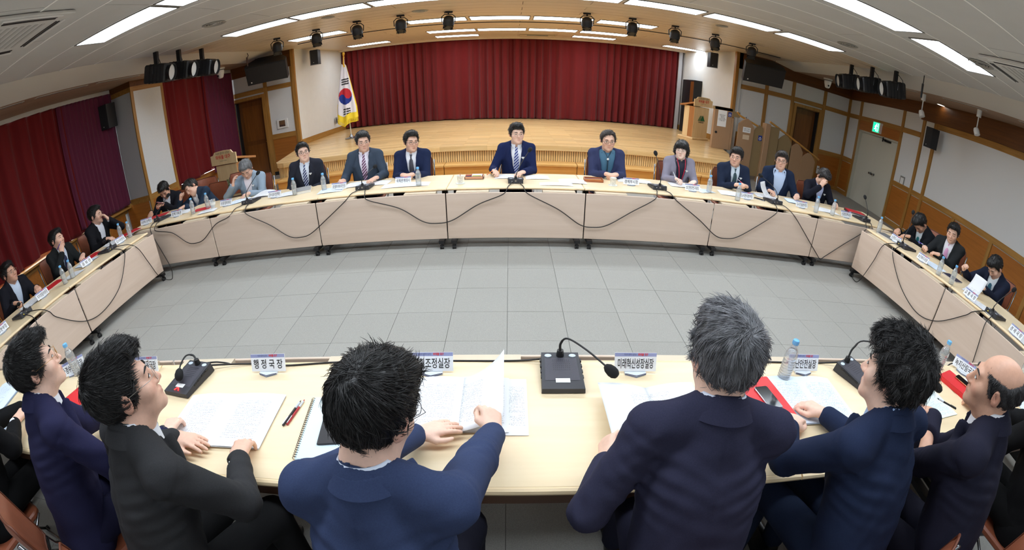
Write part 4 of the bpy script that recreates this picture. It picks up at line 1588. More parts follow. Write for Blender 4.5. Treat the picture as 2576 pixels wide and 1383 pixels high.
# ------------------------------------------------------------------ lecterns
M_LECT = wood('lectern_wood', (228, 196, 144), (240, 212, 164), axis=2, scale=8, rough=.35)
M_LECTD = wood('lectern_side', (168, 112, 66), (184, 128, 78), axis=2, scale=8, rough=.35)
M_INK = mat('ink_black', (34, 32, 34), .6)
M_INKR = mat('ink_red', (214, 52, 44), .6)
M_GREEN = mat('logo_green', (16, 104, 56), .5)
def lectern(x, y, z, rz, label, w=.62, h=1.18):
    t = thing('lectern', label, 'lectern', (x, y, z), rz)
    MB().rbox((-w / 2 - .04, -.30, 0), (w / 2 + .04, .30, .06), .02).build('plinth', M_LECT, t)
    MB().prism([(-w / 2, -.24), (w / 2, -.24), (w / 2 - .06, .22), (-w / 2 + .06, .22)], .06, h - .20).build('body', M_LECT, t)
    for e in (-1, 1):
        MB().prism([(e * w / 2 - (.012 if e > 0 else -.0), -.235), (e * w / 2 + (.0 if e > 0 else .012), -.235), (e * (w / 2 - .06) + (0 if e > 0 else .012), .215), (e * (w / 2 - .06) - (.012 if e > 0 else 0), .215)], .06, h - .20).build('side_panel', M_LECTD, t)
    # sloping desk
    B = MB()
    a, b = w / 2 + .05, .30
    B.add([(-a, -.26, h - .10), (a, -.26, h - .10), (a, b, h - .22), (-a, b, h - .22), (-a, -.26, h - .06), (a, -.26, h - .06), (a, b, h - .18), (-a, b, h - .18)],
          [(3, 2, 1, 0), (4, 5, 6, 7), (0, 1, 5, 4), (1, 2, 6, 5), (2, 3, 7, 6), (3, 0, 4, 7)])
    B.build('desk', M_LECTD, t)
    # front board with a raised arched top
    pts = [(-a - .02, h - .18), (a + .02, h - .18), (a + .02, h + .02), (a - .06, h + .03), (a - .11, h + .085)]
    pts += [(q * (a - .11), h + .085 + .012 * math.cos(q * PI / 2)) for q in (.5, 0, -.5)]
    pts += [(-a + .11, h + .085), (-a + .06, h + .03), (-a - .02, h + .02)]
    M = Matrix.Translation((0, -.262, 0)) @ Matrix.Rotation(PI / 2, 4, 'X')
    fb = MB().prism(pts, 0, .024, 0, M).build('front_board', M_LECT, t)
    Ml = lambda zz, yy=-.290: Matrix.Translation((0, yy, zz)) @ Matrix.Rotation(PI / 2, 4, 'X')
    lettering('자유와 활력이 넘치는', .058, M_INK, fb, Ml(h + .045, -.2875), width=.40)
    lettering('파워풀 대구', .088, M_INKR, fb, Ml(h - .035, -.2875), width=.42, bold=.002)
    lettering('POWERFUL DAEGU', .022, M_INK, fb, Ml(h - .105, -.2875), width=.28)
    # town emblem: striped green hill over its name
    E = MB()
    for k, (x0, x1, w0) in enumerate(((-.13, -.04, .016), (-.10, -.015, .016), (-.07, .012, .018))):
        E.prism([(x0, 0), (x0 + w0, 0), (x1 + .006, .15), (x1 - .004, .15)], 0, .004)
    E.prism([(-.035, 0), (.15, 0), (.13, .03), (.06, .16), (.045, .15)], 0, .004)
    E2 = E.build('emblem', M_GREEN, t)
    E2.data.transform(Matrix.Translation((0, -.247, h * .48)) @ Matrix.Rotation(PI / 2, 4, 'X'))
    lettering('DAEGU', .062, M_INK, t, Matrix.Translation((0.01, -.2445, h * .48 - .04)) @ Matrix.Rotation(PI / 2, 4, 'X'), bold=.002)
    return t
lectern(-5.36, 8.42, 0, -.22, 'wooden speaker lectern on the floor behind the light blue jacket', .58, 1.24)
lectern(5.08, 13.05, .72, .42, 'wooden speaker lectern standing on the stage by the curtain end', .58, 1.14)

# ------------------------------------------------------------------ national flag on a pole
def flag():
    t = thing('national_flag', 'white national flag with red and blue disc hanging from a gold pole', 'flag', (-4.12, 12.25, .72))
    B = MB()
    B.lathe([(0, 0), (.17, 0), (.17, .02), (.06, .05), (.03, .10), (.02, .12), (0, .12)], 20)
    B.build('base', M_CHROME, t, True)
    MB().tube([(0, 0, .1), (-.045, .0, 2.22)], .014, 8).build('pole', mat('pole_white', (214, 206, 196), .35), t, True)
    gold = mat('gold', (222, 176, 64), .3, .8)
    B = MB()
    B.lathe([(0, 0), (.02, 0), (.022, .03), (.012, .05), (.03, .08), (.036, .115), (.03, .15), (0, .165)], 14, M=Matrix.Translation((-.045, 0, 2.20)))
    f = B.build('finial', gold, t, True)
    B = MB()
    for k in range(7):
        B.tube([(-.045 + .01 * math.sin(k), -.02, 2.20), (-.05 - .012 * math.cos(k * 2), -.03, 2.06), (-.035 + .02 * math.sin(k * 1.7), -.03, 1.95)], .006, 5)
    B.build('tassel', mat('tassel_gold', (236, 190, 60), .6), f)
    # cloth hanging in a cone with soft folds; colours by where a point lies on the cloth
    nz, nu = 96, 60
    rows, cols = [], []
    cells = []
    def shape(u, v):
        # u -1..1 across the visible front, v 0 top .. 1 bottom
        half = .055 + .27 * v ** .9 - .05 * max(0, v - .80) * 4 * (abs(u) < 2)
        x = -.045 + .015 * v + u * half
        zt = 2.02
        low = .57 - .10 * (1 - abs(u + .25)) if True else 0
        z = zt - v * (zt - low - .0) + .02 * math.sin(u * 5)
        y = -.02 - .16 * v * (1 - u * u) ** .5 - .035 * v * math.sin(u * 7.5 + 1.2)
        return x, y, z
    for j in range(nz + 1):
        v = j / nz
        rows.append([shape(-1 + 2 * i / nu, v) for i in range(nu + 1)])
    B = MB()
    nrow = len(rows[0])
    vs = [p for R in rows for p in R]
    fs, mi = [], []
    for j in range(nz):
        for i in range(nu):
            a = [j * nrow + i, (j + 1) * nrow + i, (j + 1) * nrow + i + 1, j * nrow + i + 1]
            fs.append(a)
            x, y, z = shape(-1 + 2 * (i + .5) / nu, (j + .5) / nz)
            m = 0
            cx, cz, r = -.040, 1.16, .222
            dx, dz = (x - cx) / .80, z - cz
            # taegeuk: disc split by an S curve, tilted
            ca, sa = math.cos(.45), math.sin(.45)
            px, pz = dx * ca + dz * sa, -dx * sa + dz * ca
            if dx * dx + dz * dz < r * r:
                red = pz > 0
                if (px + r / 2) ** 2 + pz ** 2 < (r / 2) ** 2:
                    red = False
                if (px - r / 2) ** 2 + pz ** 2 < (r / 2) ** 2:
                    red = True
                m = 1 if red else 2
            for (bx, bz, broken) in ((-.03, 1.555, 0), (-.02, .755, 1)):
                for k in (-1, 0, 1):
                    if abs(x - bx - .0) < .098 and abs(z - bz - k * .062 - (x - bx) * .10) < .019:
                        if not (broken and abs(x - bx) < .008):
                            m = 3
            if x > .20 and .98 < z < 1.06 and int((z - x * .6) * 60) % 2:
                m = 3
            u = -1 + 2 * (i + .5) / nu
            v = (j + .5) / nz
            if v > .90 or (u < -.86 and v > .72) or (u > .93):
                m = 4
            mi.append(m)
    B.v, B.f, B.m = vs, [tuple(q) for q in fs], mi
    ms = [mat('flag_white', (232, 230, 240), .8), mat('flag_red', (196, 40, 54), .8), mat('flag_blue', (24, 52, 140), .8), mat('flag_black', (26, 26, 34), .8), mat('flag_gold', (240, 212, 50), .7)]
    c = B.build('cloth', ms, t, 'all')
    s = c.modifiers.new('thickness', 'SOLIDIFY')
    s.thickness = .003
    F = MB()
    for i in range(44):
        u = -1 + 2 * (i + .5) / 44
        x, y, z = shape(u, 1.0)
        F.tube([(x, y, z + .01), (x + .006 * math.sin(i * 3), y - .004, z - .06), (x, y, z - .105)], .0075, 5)
    o = F.build('fringe', ms[4], c)
    o['kind'] = 'stuff'
flag()

# ------------------------------------------------------------------ folding stair lift of brown panels with sloping rail
M_LIFT = mat('lift_brown', (164, 130, 98), .5, noise=.02, nscale=8)
M_LIFT2 = mat('lift_olive', (142, 120, 84), .5, noise=.02, nscale=8)
M_BLUE = mat('sign_blue', (26, 56, 142), .4)
M_PAPER0 = mat('paper_plain', (236, 236, 236), .7)
def wheel_sign(parent, M, s):
    MB().box((-s, -s * 1.3, 0), (s, s * 1.3, .002), 0, M).build('access_sign', M_BLUE, parent)
    B = MB()
    w = .13 * s
    T = lambda p: M @ Vector((p[0] * s, p[1] * s, .003))
    B.tube([T((-.1, .62)), T((-.1, .05)), T((.38, .05)), T((.55, -.5))], w, 5)
    B.tube([T((-.1, .32)), T((.32, .32))], w, 5)
    B.cyl(T((-.12, .85)), T((-.12, .86)), .18 * s, n=10)
    B.tube([T((-.05 + .52 * math.cos(a), -.3 + .52 * math.sin(a))) for a in [1.9 + 4.2 * k / 12 for k in range(13)]], w * .9, 5)
    B.build('symbol', M_WHITE, parent)
def lift():
    t = thing('stair_lift', 'brown stair lift of folding pointed panels between stage and brown door', 'wheelchair lift', (4.9, 11.3, 0))
    def P(lo, hi, m=M_LIFT, name='panel'):
        return MB().rbox(lo, hi, .012, n=1).build(name, m, t)
    g = P((.0, .0, .72), (.50, .10, 1.80), M_LIFT, 'gate')
    P((.50, .0, .72), (.56, .12, 1.56), M_LIFT, 'post')
    P((-.02, .0, 1.72), (.52, .12, 1.80), M_LIFT2, 'gate_cap')
    P((.40, .02, 1.60), (.72, .30, 1.74), M_LIFT2, 'drive_box')
    MB().box((.10, -.006, 1.30), (.34, .0, 1.72)).build('notice', M_PAPER0, g)
    lettering('휠체어리프트\n이용안내\n1. 직원 호출\n2. 탑승 후 안전바\n3. 버튼 조작', .036, M_INK, g, Matrix.Translation((.22, -.008, 1.52)) @ Matrix.Rotation(PI / 2, 4, 'X'), width=.20)
    wheel_sign(g, Matrix.Translation((.42, -.003, 1.64)) @ Matrix.Rotation(PI / 2, 4, 'X'), .045)
    MB().cyl((.09, -.02, 1.14), (.09, 0, 1.14), .03, n=10).build('lock', M_BLACK, g)
    def pointed(x, w, z0, z1, y=.0, m=M_LIFT, nm='panel', d=.05):
        M = Matrix.Translation((x, y, 0)) @ Matrix.Rotation(PI / 2, 4, 'X')
        return MB().prism([(0, z0), (w, z0), (w, z1 - .20), (w * .72, z1 - .05), (w * .55, z1), (w * .42, z1), (w * .2, z1 - .07), (0, z1 - .16)], 0, d, 0, M).build(nm, m, t)
    a = pointed(.66, .44, .25, 1.62, -.05)
    MB().box((.78, -.106, 1.26), (1.0, -.101, 1.40)).build('notice', M_PAPER0, a)
    lettering('사용 전 확인\n최대 225kg', .045, M_INK, a, Matrix.Translation((.89, -.108, 1.33)) @ Matrix.Rotation(PI / 2, 4, 'X'), width=.18)
    MB().box((.80, -.106, 1.08), (.98, -.101, 1.20)).build('notice', mat('paper_buff', (214, 190, 160), .7), a)
    b = pointed(1.10, .40, .15, 1.50, .0, M_LIFT2)
    wheel_sign(b, Matrix.Translation((1.33, -.053, 1.18)) @ Matrix.Rotation(PI / 2, 4, 'X'), .055)
    P((1.40, -.15, .0), (1.56, .05, 1.60), M_LIFT, 'tall_post')
    P((1.56, -.10, .0), (1.86, .0, 1.55), M_LIFT2)
    pointed(1.90, .42, .0, 1.40, .0, M_LIFT2)
    pointed(2.30, .42, .0, 1.24, .0, M_LIFT)
    pointed(2.70, .46, .0, 1.06, -.02, M_LIFT)
    P((1.40, -.6, .02), (2.2, -.12, .10), mat('lift_plate', (150, 146, 140), .5), 'platform')
    B = MB()
    B.tube([(.62, .02, 1.74), (.72, .03, 1.66), (1.42, .0, 1.42)], .026, 8)
    B.tube([(1.58, -.02, 1.66), (2.4, .0, 1.32), (3.36, .05, .93)], .028, 8)
    B.build('handrail', wood('rail_wood', (188, 132, 58), (206, 152, 78), axis=0), t, True)
    for x, z in ((.88, 1.64), (1.28, 1.50), (2.1, 1.42), (2.5, 1.26), (2.92, 1.08)):
        MB().tube([(x, .0, z + .02), (x + .02, .0, z - .06)], .008, 6).build('rail_bracket', M_BLACKM, t)
lift()

# ------------------------------------------------------------------ loudspeakers
def small_speaker(x, y, z, rz, label, w=.30, h=.42, d=.26):
    t = thing('wall_speaker', label, 'loudspeaker', (x, y, z), rz, 'small black wall loudspeakers')
    MB().prism([(-w / 2, .0), (-w / 2 + .05, -d), (w / 2 - .05, -d), (w / 2, .0)], -h / 2, h / 2).build('cabinet', M_BLACK, t)
    MB().box((-w / 2 + .06, -d - .006, -h / 2 + .02), (w / 2 - .06, -d, h / 2 - .02)).build('grille', mat('grille_black', (32, 32, 34), .7, bump=.8, bscale=500), t)
    MB().box((-.04, .0, -.05), (.04, .10, .05)).build('bracket', M_BLACKM, t)
    MB().box((-.03, -d - .008, -h / 2 + .05), (-.015, -d - .005, -h / 2 + .065)).build('badge', M_WHITE, t)
small_speaker(-5.22, 12.95, 3.12, .28, 'small black loudspeaker on the white wall above the flag')
small_speaker(5.42, 12.95, 3.07, -.28, 'small black loudspeaker on the white wall above the stage lectern')
small_speaker(-7.70, 7.58, 2.72, .2, 'black loudspeaker on the shaded grey side of the white pillar', .30, .50)
_p = MR @ Vector((4.72, -.24, 2.45))
small_speaker(_p.x, _p.y, _p.z, ang_r + .25, 'black loudspeaker at the far end of the long white board', .30, .46, .2)
def big_speaker(x, y, z, rz, label):
    t = thing('hanging_speaker', label, 'loudspeaker', (x, y, z), rz)
    w, h = 1.05, .52
    tilt = Matrix.Rotation(.42, 4, 'X')
    B = MB()
    B.prism([(-w / 2, -.22), (w / 2, -.22), (w / 2, .02), (w / 2 - .22, .36), (-w / 2 + .22, .36), (-w / 2, .02)], -h / 2, h / 2, 0, tilt)
    B.build('cabinet', M_BLACK, t)
    MB().box((-w / 2 + .02, -.235, -h / 2 + .02), (w / 2 - .02, -.221, h / 2 - .02), 0, tilt).build('grille', MATS['grille_black'], t)
    MB().box((-w / 2 + .10, -.240, -h / 2 + .06), (-w / 2 + .13, -.234, -h / 2 + .09), 0, tilt).build('badge', M_WHITE, t)
    for e in (-.32, .32):
        MB().tube([(e, .1, .2), (e, .1, .40)], .006, 5).build('suspension_cable', M_BLACKM, t)
        MB().tube([(e, .28, .05), (e + .03, .3, .40)], .005, 5).build('suspension_cable', M_BLACKM, t)
big_speaker(-5.98, 11.55, 2.95, .26, 'big black loudspeaker hung over the brown door by the flag')
big_speaker(6.25, 11.55, 2.93, -.26, 'big black loudspeaker hung over the brown lift panels')

# ------------------------------------------------------------------ stage spotlights
def spot(x, y, yaw, label, z=3.42):
    t = thing('stage_spotlight', label, 'spotlight', (x, y, z), yaw, 'black spotlights in front of the stage')
    MB().box((-.07, -.05, -.03), (.07, .05, .0)).build('clamp', M_BLACK, t)
    B = MB()
    B.tube([(-.122, 0, -.22), (-.128, 0, -.11), (-.075, 0, -.06), (.075, 0, -.06), (.128, 0, -.11), (.122, 0, -.22)], .010, 6)
    B.cyl((0, 0, -.03), (0, 0, -.06), .015, n=8)
    B.build('yoke', M_BLACK, t)
    M = Matrix.Translation((0, 0, -.215)) @ Matrix.Rotation(math.radians(-24), 4, 'X') @ Matrix.Scale(.82, 4)
    B = MB()
    B.lathe([(0, .16), (.06, .155), (.105, .12), (.128, .05), (.132, -.06), (.118, -.075), (.10, -.08), (0, -.06)], 16, M=M)
    b = B.build('housing', M_BLACK, t, True)
    MB().lathe([(0, -.078), (.09, -.080), (.098, -.082)], 14, M=M).build('lens', mat('lamp_glass', (150, 150, 140), .1), b)
    for a in range(4):
        R = M @ Matrix.Rotation(PI / 2 * a, 4, 'Z') @ Matrix.Translation((0, .105, -.08)) @ Matrix.Rotation(math.radians(-28), 4, 'X')
        MB().add([R @ Vector(p) for p in ((-.085, 0, 0), (.085, 0, 0), (.11, 0, -.12), (-.11, 0, -.12), (-.085, .003, 0), (.085, .003, 0), (.11, .003, -.12), (-.11, .003, -.12))],
                 [(0, 1, 2, 3), (7, 6, 5, 4), (0, 4, 5, 1), (1, 5, 6, 2), (2, 6, 7, 3), (3, 7, 4, 0)]).build('barn_door', M_BLACK, b)
for i, (x, y, w) in enumerate([(-4.66, 9.52, .5), (-3.77, 9.49, .15), (-2.87, 9.33, .0), (-2.02, 9.31, .1), (-1.14, 9.38, .35), (1.41, 9.47, -.2), (2.30, 9.56, -.1), (3.23, 9.77, -.15), (4.17, 9.91, -.6), (5.10, 10.03, -.3)]):
    spot(x, y, w + PI, 'black spotlight with barn doors, %s from the flag side of the ten before the stage' % ORD[i])
def par_lamp(x, y, yaw, label, lit):
    t = thing('par_spotlight', label, 'spotlight', (x, y, 3.40), yaw, 'heavy spotlights in threes at the ceiling edge')
    B = MB()
    B.box((-.035, -.035, -.24), (.035, .035, .02))
    B.tube([(-.17, 0, -.36), (-.165, 0, -.24), (.165, 0, -.24), (.17, 0, -.36)], .014, 6)
    B.build('hanger', M_BLACK, t)
    M = Matrix.Translation((0, 0, -.36)) @ Matrix.Rotation(math.radians(-78), 4, 'X')
    b = MB().rbox((-.15, -.16, -.22), (.15, .16, .20), .04, 0, M).build('housing', M_BLACK, t)
    MB().lathe([(.135, -.22), (.150, -.30), (.144, -.30), (.13, -.225), (0, -.235)], 18, M=M).build('lens_ring', M_BLACKM, b, True)
    MB().lathe([(0, -.262), (.132, -.26)], 18, M=M).build('lens', mat('lamp_glass2', (190, 190, 186), .15), b)
    for k in range(4):
        MB().box((-.155, -.165, -.14 + .07 * k), (.155, .165, -.125 + .07 * k), 0, M).build('cooling_rib', M_BLACKM, b)
    MB().box((.02, -.163, -.02), (.08, -.1605, .04), 0, M).build('rating_label', M_WHITE, b)
    MB().tube([(.04, .0, -.02), (.22, .05, -.15), (.24, .12, -.38), (.12, .22, -.44)], .007, 5).build('power_cord', M_BLACK, t)
for i, (x, y) in enumerate([(-5.58, 6.75), (-5.55, 7.35), (-5.55, 8.07)]):
    par_lamp(x, y, 1.75, 'heavy black spotlight above the white pillar, %s' % ('first of three by the curtain track', 'middle one of three', 'last of three, next to the pan camera')[i], i == 0)
for i, (x, y) in enumerate([(6.82, 8.67), (6.80, 7.96), (6.85, 7.30)]):
    par_lamp(x, y, -1.9, 'heavy black spotlight above the green exit sign, %s' % ('first of three, next to the pan camera', 'middle one of three', 'last of three, by the hanging microphone')[i], False)

# ------------------------------------------------------------------ small ceiling fittings
def dome_cam(x, y, z, label):
    t = thing('dome_camera', label, 'camera', (x, y, z))
    MB().lathe([(0, 0), (.13, 0), (.13, -.03), (.10, -.05), (0, -.05)], 18).build('mount', M_WHITE, t, True)
    b = MB().lathe([(.10, -.05), (.105, -.09), (.10, -.13), (.07, -.25), (.045, -.275), (0, -.28)], 18).build('body', M_WHITE, t, True)
    MB().cyl((-.02, -.075, -.20), (-.025, -.095, -.21), .024, n=12).build('lens', M_BLACK, b)
    MB().lathe([(.103, -.05), (.110, -.058), (.103, -.066)], 18).build('trim_ring', M_BLACK, b)
dome_cam(-7.05, 11.0, 3.27, 'white pan camera under the ceiling over the plum curtain by the door')
dome_cam(8.35, 11.6, 3.27, 'white pan camera under the ceiling between big loudspeaker and exit sign')
def downlight(x, y, label):
    t = thing('downlight', label, 'downlight', (x, y, 3.27))
    MB().lathe([(.10, .0), (.115, -.006), (.10, -.010), (.085, .0)], 20).build('ring', M_WHITE, t, True)
    MB().lathe([(0, -.004), (.085, -.004)], 18).build('lamp', mat('downlight_glow', (255, 248, 232), .5, emit=6), t)
downlight(8.60, 11.2, 'lit round downlight next to the white pan camera on the board side')
downlight(8.95, 7.9, 'lit round downlight above the white board end of the soffit')
def drop_spot(x, y, label, z=3.27):
    t = thing('track_spotlight', label, 'spotlight', (x, y, z))
    MB().cyl((0, 0, 0), (0, 0, -.14), .05, n=14).build('canopy', M_WHITE, t, True)
    MB().cyl((0, 0, -.14), (0, 0, -.34), .012, n=8).build('stem', M_WHITE, t)
    MB().lathe([(0, .05), (.05, .04), (.062, 0), (.062, -.09), (.05, -.095), (0, -.085)], 14, M=Matrix.Translation((0, 0, -.40)) @ Matrix.Rotation(-.5, 4, 'X')).build('head', M_WHITE, t, True)
drop_spot(8.0, 7.58, 'white drop spotlight beside the hanging black microphone')
drop_spot(8.12, 6.14, 'white drop spotlight over the middle of the white board')
t = thing('hanging_microphone', 'thin black microphone hanging from the ceiling edge near the drop spotlight', 'microphone', (6.80, 6.5, 3.42))
MB().tube([(0, 0, 0), (.02, .02, -.12), (-.01, 0, -.2)], .01, 6).build('cord', M_BLACK, t)
MB().cyl((-.01, 0, -.16), (-.01, 0, -.42), .022, .018, n=10).build('capsule', M_BLACK, t, True)
t = thing('hanging_microphone', 'short dark microphone hanging between spotlight and big loudspeaker, flag side', 'microphone', (-6.0, 10.6, 3.42))
MB().tube([(0, 0, 0), (.02, .02, -.08), (-.01, 0, -.15)], .01, 6).build('cord', M_BLACK, t)
MB().cyl((-.01, 0, -.12), (-.01, 0, -.34), .022, .016, n=10).build('capsule', mat('dark_brown', (66, 36, 24), .5), t, True)
M_VENT = mat('vent_paint', (150, 150, 146), .5)
def round_vent(x, y, label, r=.16):
    t = thing('round_vent', label, 'vent', (x, y, 3.419))
    MB().lathe([(r, 0), (r + .02, -.006), (r, -.014), (r - .02, -.004)], 24).build('ring', M_VENT, t, True)
    for k in range(3):
        q = r * (.25 + .25 * k)
        MB().lathe([(q, -.002), (q + .02, -.012), (q + .025, -.004)], 20).build('louvre', M_VENT, t, True)
    MB().lathe([(0, -.001), (r - .01, -.001)], 20).build('opening', mat('vent_dark', (62, 62, 60), .8), t)
round_vent(-4.06, 6.28, 'round ceiling vent between two light panels, window side')
round_vent(5.18, 6.75, 'round ceiling vent between two light panels, board side')
round_vent(5.32, 4.11, 'round ceiling vent beside the air conditioner, board side')
round_vent(-3.05, 8.25, 'small round vent in the tan ceiling before the flag', .10)
round_vent(3.72, 8.58, 'small round vent in the tan ceiling before the stage lectern', .10)
round_vent(-1.60, 9.0, 'small round vent in the tan ceiling by the fourth stage spotlight', .13)
def ac(x, y, rz, label):
    t = thing('air_conditioner', label, 'air conditioner', (x, y, 3.414), rz)
    MB().rbox((-.48, -.48, -.035), (.48, .48, .0), .03).build('body', mat('ac_white', (206, 206, 204), .45), t)
    for k in range(4):
        R = Matrix.Rotation(PI / 2 * k, 4, 'Z')
        for d in (.36, .395):
            MB().box((-.30, d, -.040), (.30, d + .018, -.034), 0, R).build('air_slot', M_BLACK, t)
        MB().rbox((-.34, .425, -.046), (.34, .455, -.034), .01, 0, R).build('flap', M_WHITE, t)
    for k in range(7):
        MB().box((-.27, -.26 + .08 * k, -.040), (.27, -.225 + .08 * k, -.034)).build('grille_bar', mat('ac_grille', (186, 186, 184), .5), t)
ac(-4.05, 2.75, 0, 'square ceiling air conditioner at the near window side corner')
ac(5.35, 3.35, 0, 'square ceiling air conditioner at the near board side corner')
t = thing('ceiling_projector', 'pale slot box on the tan ceiling above the stage curtain middle', 'ceiling unit', (.75, 14.55, 3.42))
MB().rbox((-.5, -.14, -.06), (.5, .14, 0), .02).build('housing', mat('beige_box', (190, 172, 146), .5), t)
MB().box((-.3, -.142, -.05), (.3, -.13, -.02)).build('slot', mat('slot_grey', (120, 120, 112), .5), t)
tag(MB().box((-5.0, 11.33, 3.405), (6.6, 11.37, 3.425)).build('ceiling_track', M_BLACK), 'long thin black track across the tan ceiling behind the spotlights', 'track')
# exit sign, door phone, switches and sockets
t = thing('exit_sign', 'lit green exit sign with running figure over the grey double door', 'sign', tuple(MR @ Vector((1.90, -.06, 2.31))), ang_r)
MB().rbox((-.21, -.06, -.15), (.21, .06, .15), .01).build('case', M_WHITE, t)
MB().box((-.17, -.064, -.135), (.17, -.061, .135)).build('panel', mat('exit_green', (20, 190, 130), .4, emit=1.6), t)
B = MB()
W = Matrix.Translation((0, -.066, 0)) @ Matrix.Rotation(PI / 2, 4, 'X')
wv = lambda *p: [W @ Vector((a * .13, b * .13, 0)) for a, b in p]
B.cyl(W @ Vector((.02, .09, -.001)), W @ Vector((.02, .09, .001)), .018, n=10)
B.tube(wv((.1, .5), (-.05, 0), (-.3, -.35), (-.6, -.4)), .012, 5).tube(wv((-.05, 0), (.25, -.35), (.2, -.8)), .012, 5).tube(wv((.1, .45), (.45, .25), (.6, .4)), .009, 5).tube(wv((.1, .45), (-.25, .35), (-.4, .05)), .009, 5)
B.tube(wv((.55, .8), (.95, .8), (.95, -.8), (.55, -.8)), .006, 4)
B.build('running_figure', mat('exit_white', (236, 255, 246), .4, emit=2.2), t)
t = thing('thermostat', 'white room controller on the fabric panel beside the brown door, flag side', 'control panel', (-6.02, 12.185, 1.42))
MB().rbox((-.17, -.035, -.13), (.17, .0, .13), .02).build('case', M_WHITE, t)
MB().box((-.09, -.038, -.08), (.09, -.034, .09)).build('display', mat('display_brown', (112, 86, 60), .4), t)
for k in range(3):
    MB().box((-.08 + .055 * k, -.0395, -.07), (-.04 + .055 * k, -.037, -.03)).build('button', mat('button_dark', (60, 44, 50), .4), t)
t = thing('switch_plate', 'grey switch plate on the narrow white panel by the grey double door', 'switch', tuple(MR @ Vector((3.52, -.016, 1.20))), ang_r)
MB().rbox((-.11, -.012, -.12), (.11, .0, .12), .01).build('plate', mat('plate_grey', (140, 140, 138), .5), t)
MB().box((-.07, -.016, -.08), (.07, -.011, .08)).build('rocker', M_WHITE, t)
t = thing('wall_socket', 'white socket on the dado beside the man holding his forehead', 'socket', (9.1, 12.47, .52))
MB().rbox((-.05, -.02, -.12), (.05, .0, .12), .01).build('plate', M_WHITE, t)
MB().cyl((0, -.022, .04), (0, -.018, .04), .02, n=10).build('outlet', M_BLACK, t)
t = thing('wall_socket', 'grey socket plate low on the white wall behind the flag', 'socket', (-5.36, 14.6, 1.12), 0)
MB().rbox((.0, -.07, -.10), (.02, .07, .10), .005).build('plate', mat('plate_grey', (140, 140, 138), .5), t)
MB().box((.018, -.03, -.06), (.023, .03, .06)).build('outlet', M_BLACK, t)

# ------------------------------------------------------------------ desk things
TZ = .7305
M_CLEAR = None
def clear_mat(name, tint, a, rough=.04):
    if name in MATS:
        return MATS[name]
    m = bpy.data.materials.new(name)
    m.use_nodes = True
    nt = m.node_tree
    nt.nodes.clear()
    o = nt.nodes.new('ShaderNodeOutputMaterial')
    tr = nt.nodes.new('ShaderNodeBsdfTransparent')
    tr.inputs[0].default_value = (*tint, 1)
    gl = nt.nodes.new('ShaderNodeBsdfGlossy')
    gl.inputs['Roughness'].default_value = rough
    df = nt.nodes.new('ShaderNodeBsdfDiffuse')
    df.inputs[0].default_value = (.9, .93, .95, 1)
    lw = nt.nodes.new('ShaderNodeLayerWeight')
    lw.inputs[0].default_value = .35
    m1 = nt.nodes.new('ShaderNodeMixShader')
    m2 = nt.nodes.new('ShaderNodeMixShader')
    m1.inputs[0].default_value = a
    nt.links.new(tr.outputs[0], m1.inputs[1])
    nt.links.new(df.outputs[0], m1.inputs[2])
    nt.links.new(lw.outputs['Facing'], m2.inputs[0])
    nt.links.new(m1.outputs[0], m2.inputs[1])
    nt.links.new(gl.outputs[0], m2.inputs[2])
    nt.links.new(m2.outputs[0], o.inputs[0])
    MATS[name] = m
    return m
M_PET = clear_mat('clear_plastic', (.97, .985, 1.0), .24)
M_WATER = clear_mat('water', (.93, .96, .97), .03)
M_CAP = mat('cap_blue', (120, 190, 238), .4)
def bottle_meshes():
    prof = [(.0, .002), (.026, .0), (.033, .006)]
    z = .012
    while z < .125:
        prof += [(.0335, z), (.0335, z + .006), (.0305, z + .009), (.0305, z + .011), (.0335, z + .014)]
        z += .0145
    prof += [(.0335, .140), (.031, .158), (.022, .180), (.0140, .196), (.0135, .212)]
    b = MB().lathe(prof, 18).mesh('bottle_body', M_PET, 'all')
    w = MB().lathe([(0, .005), (.030, .006), (.0295, .13), (.029, .158), (.021, .176), (0, .1765)], 14).mesh('water', M_WATER, 'all')
    c = MB().lathe([(.0152, .205), (.0158, .207), (.0158, .226), (.0145, .229), (0, .229)], 16).mesh('cap', M_CAP, 'all')
    r = MB()
    for k in range(14):
        a = 2 * PI * k / 14
        r.box((.0150 * math.cos(a) - .001, .0150 * math.sin(a) - .001, .207), (.0162 * math.cos(a) + .001, .0162 * math.sin(a) + .001, .225))
    return b, w, c, r.mesh('cap_ridge', M_CAP)
BT = bottle_meshes()
def bottle(x, y, label, z=TZ):
    t = thing('water_bottle', label, 'bottle', (x, y, z), (x * 7 + y * 3) % 6, 'plastic water bottles on the tables')
    t.scale = (1.05, 1.05, 1.05)
    b = link('bottle_body', BT[0], t)
    link('water', BT[1], b)
    c = link('cap', BT[2], t)
    link('cap_ridge', BT[3], c)
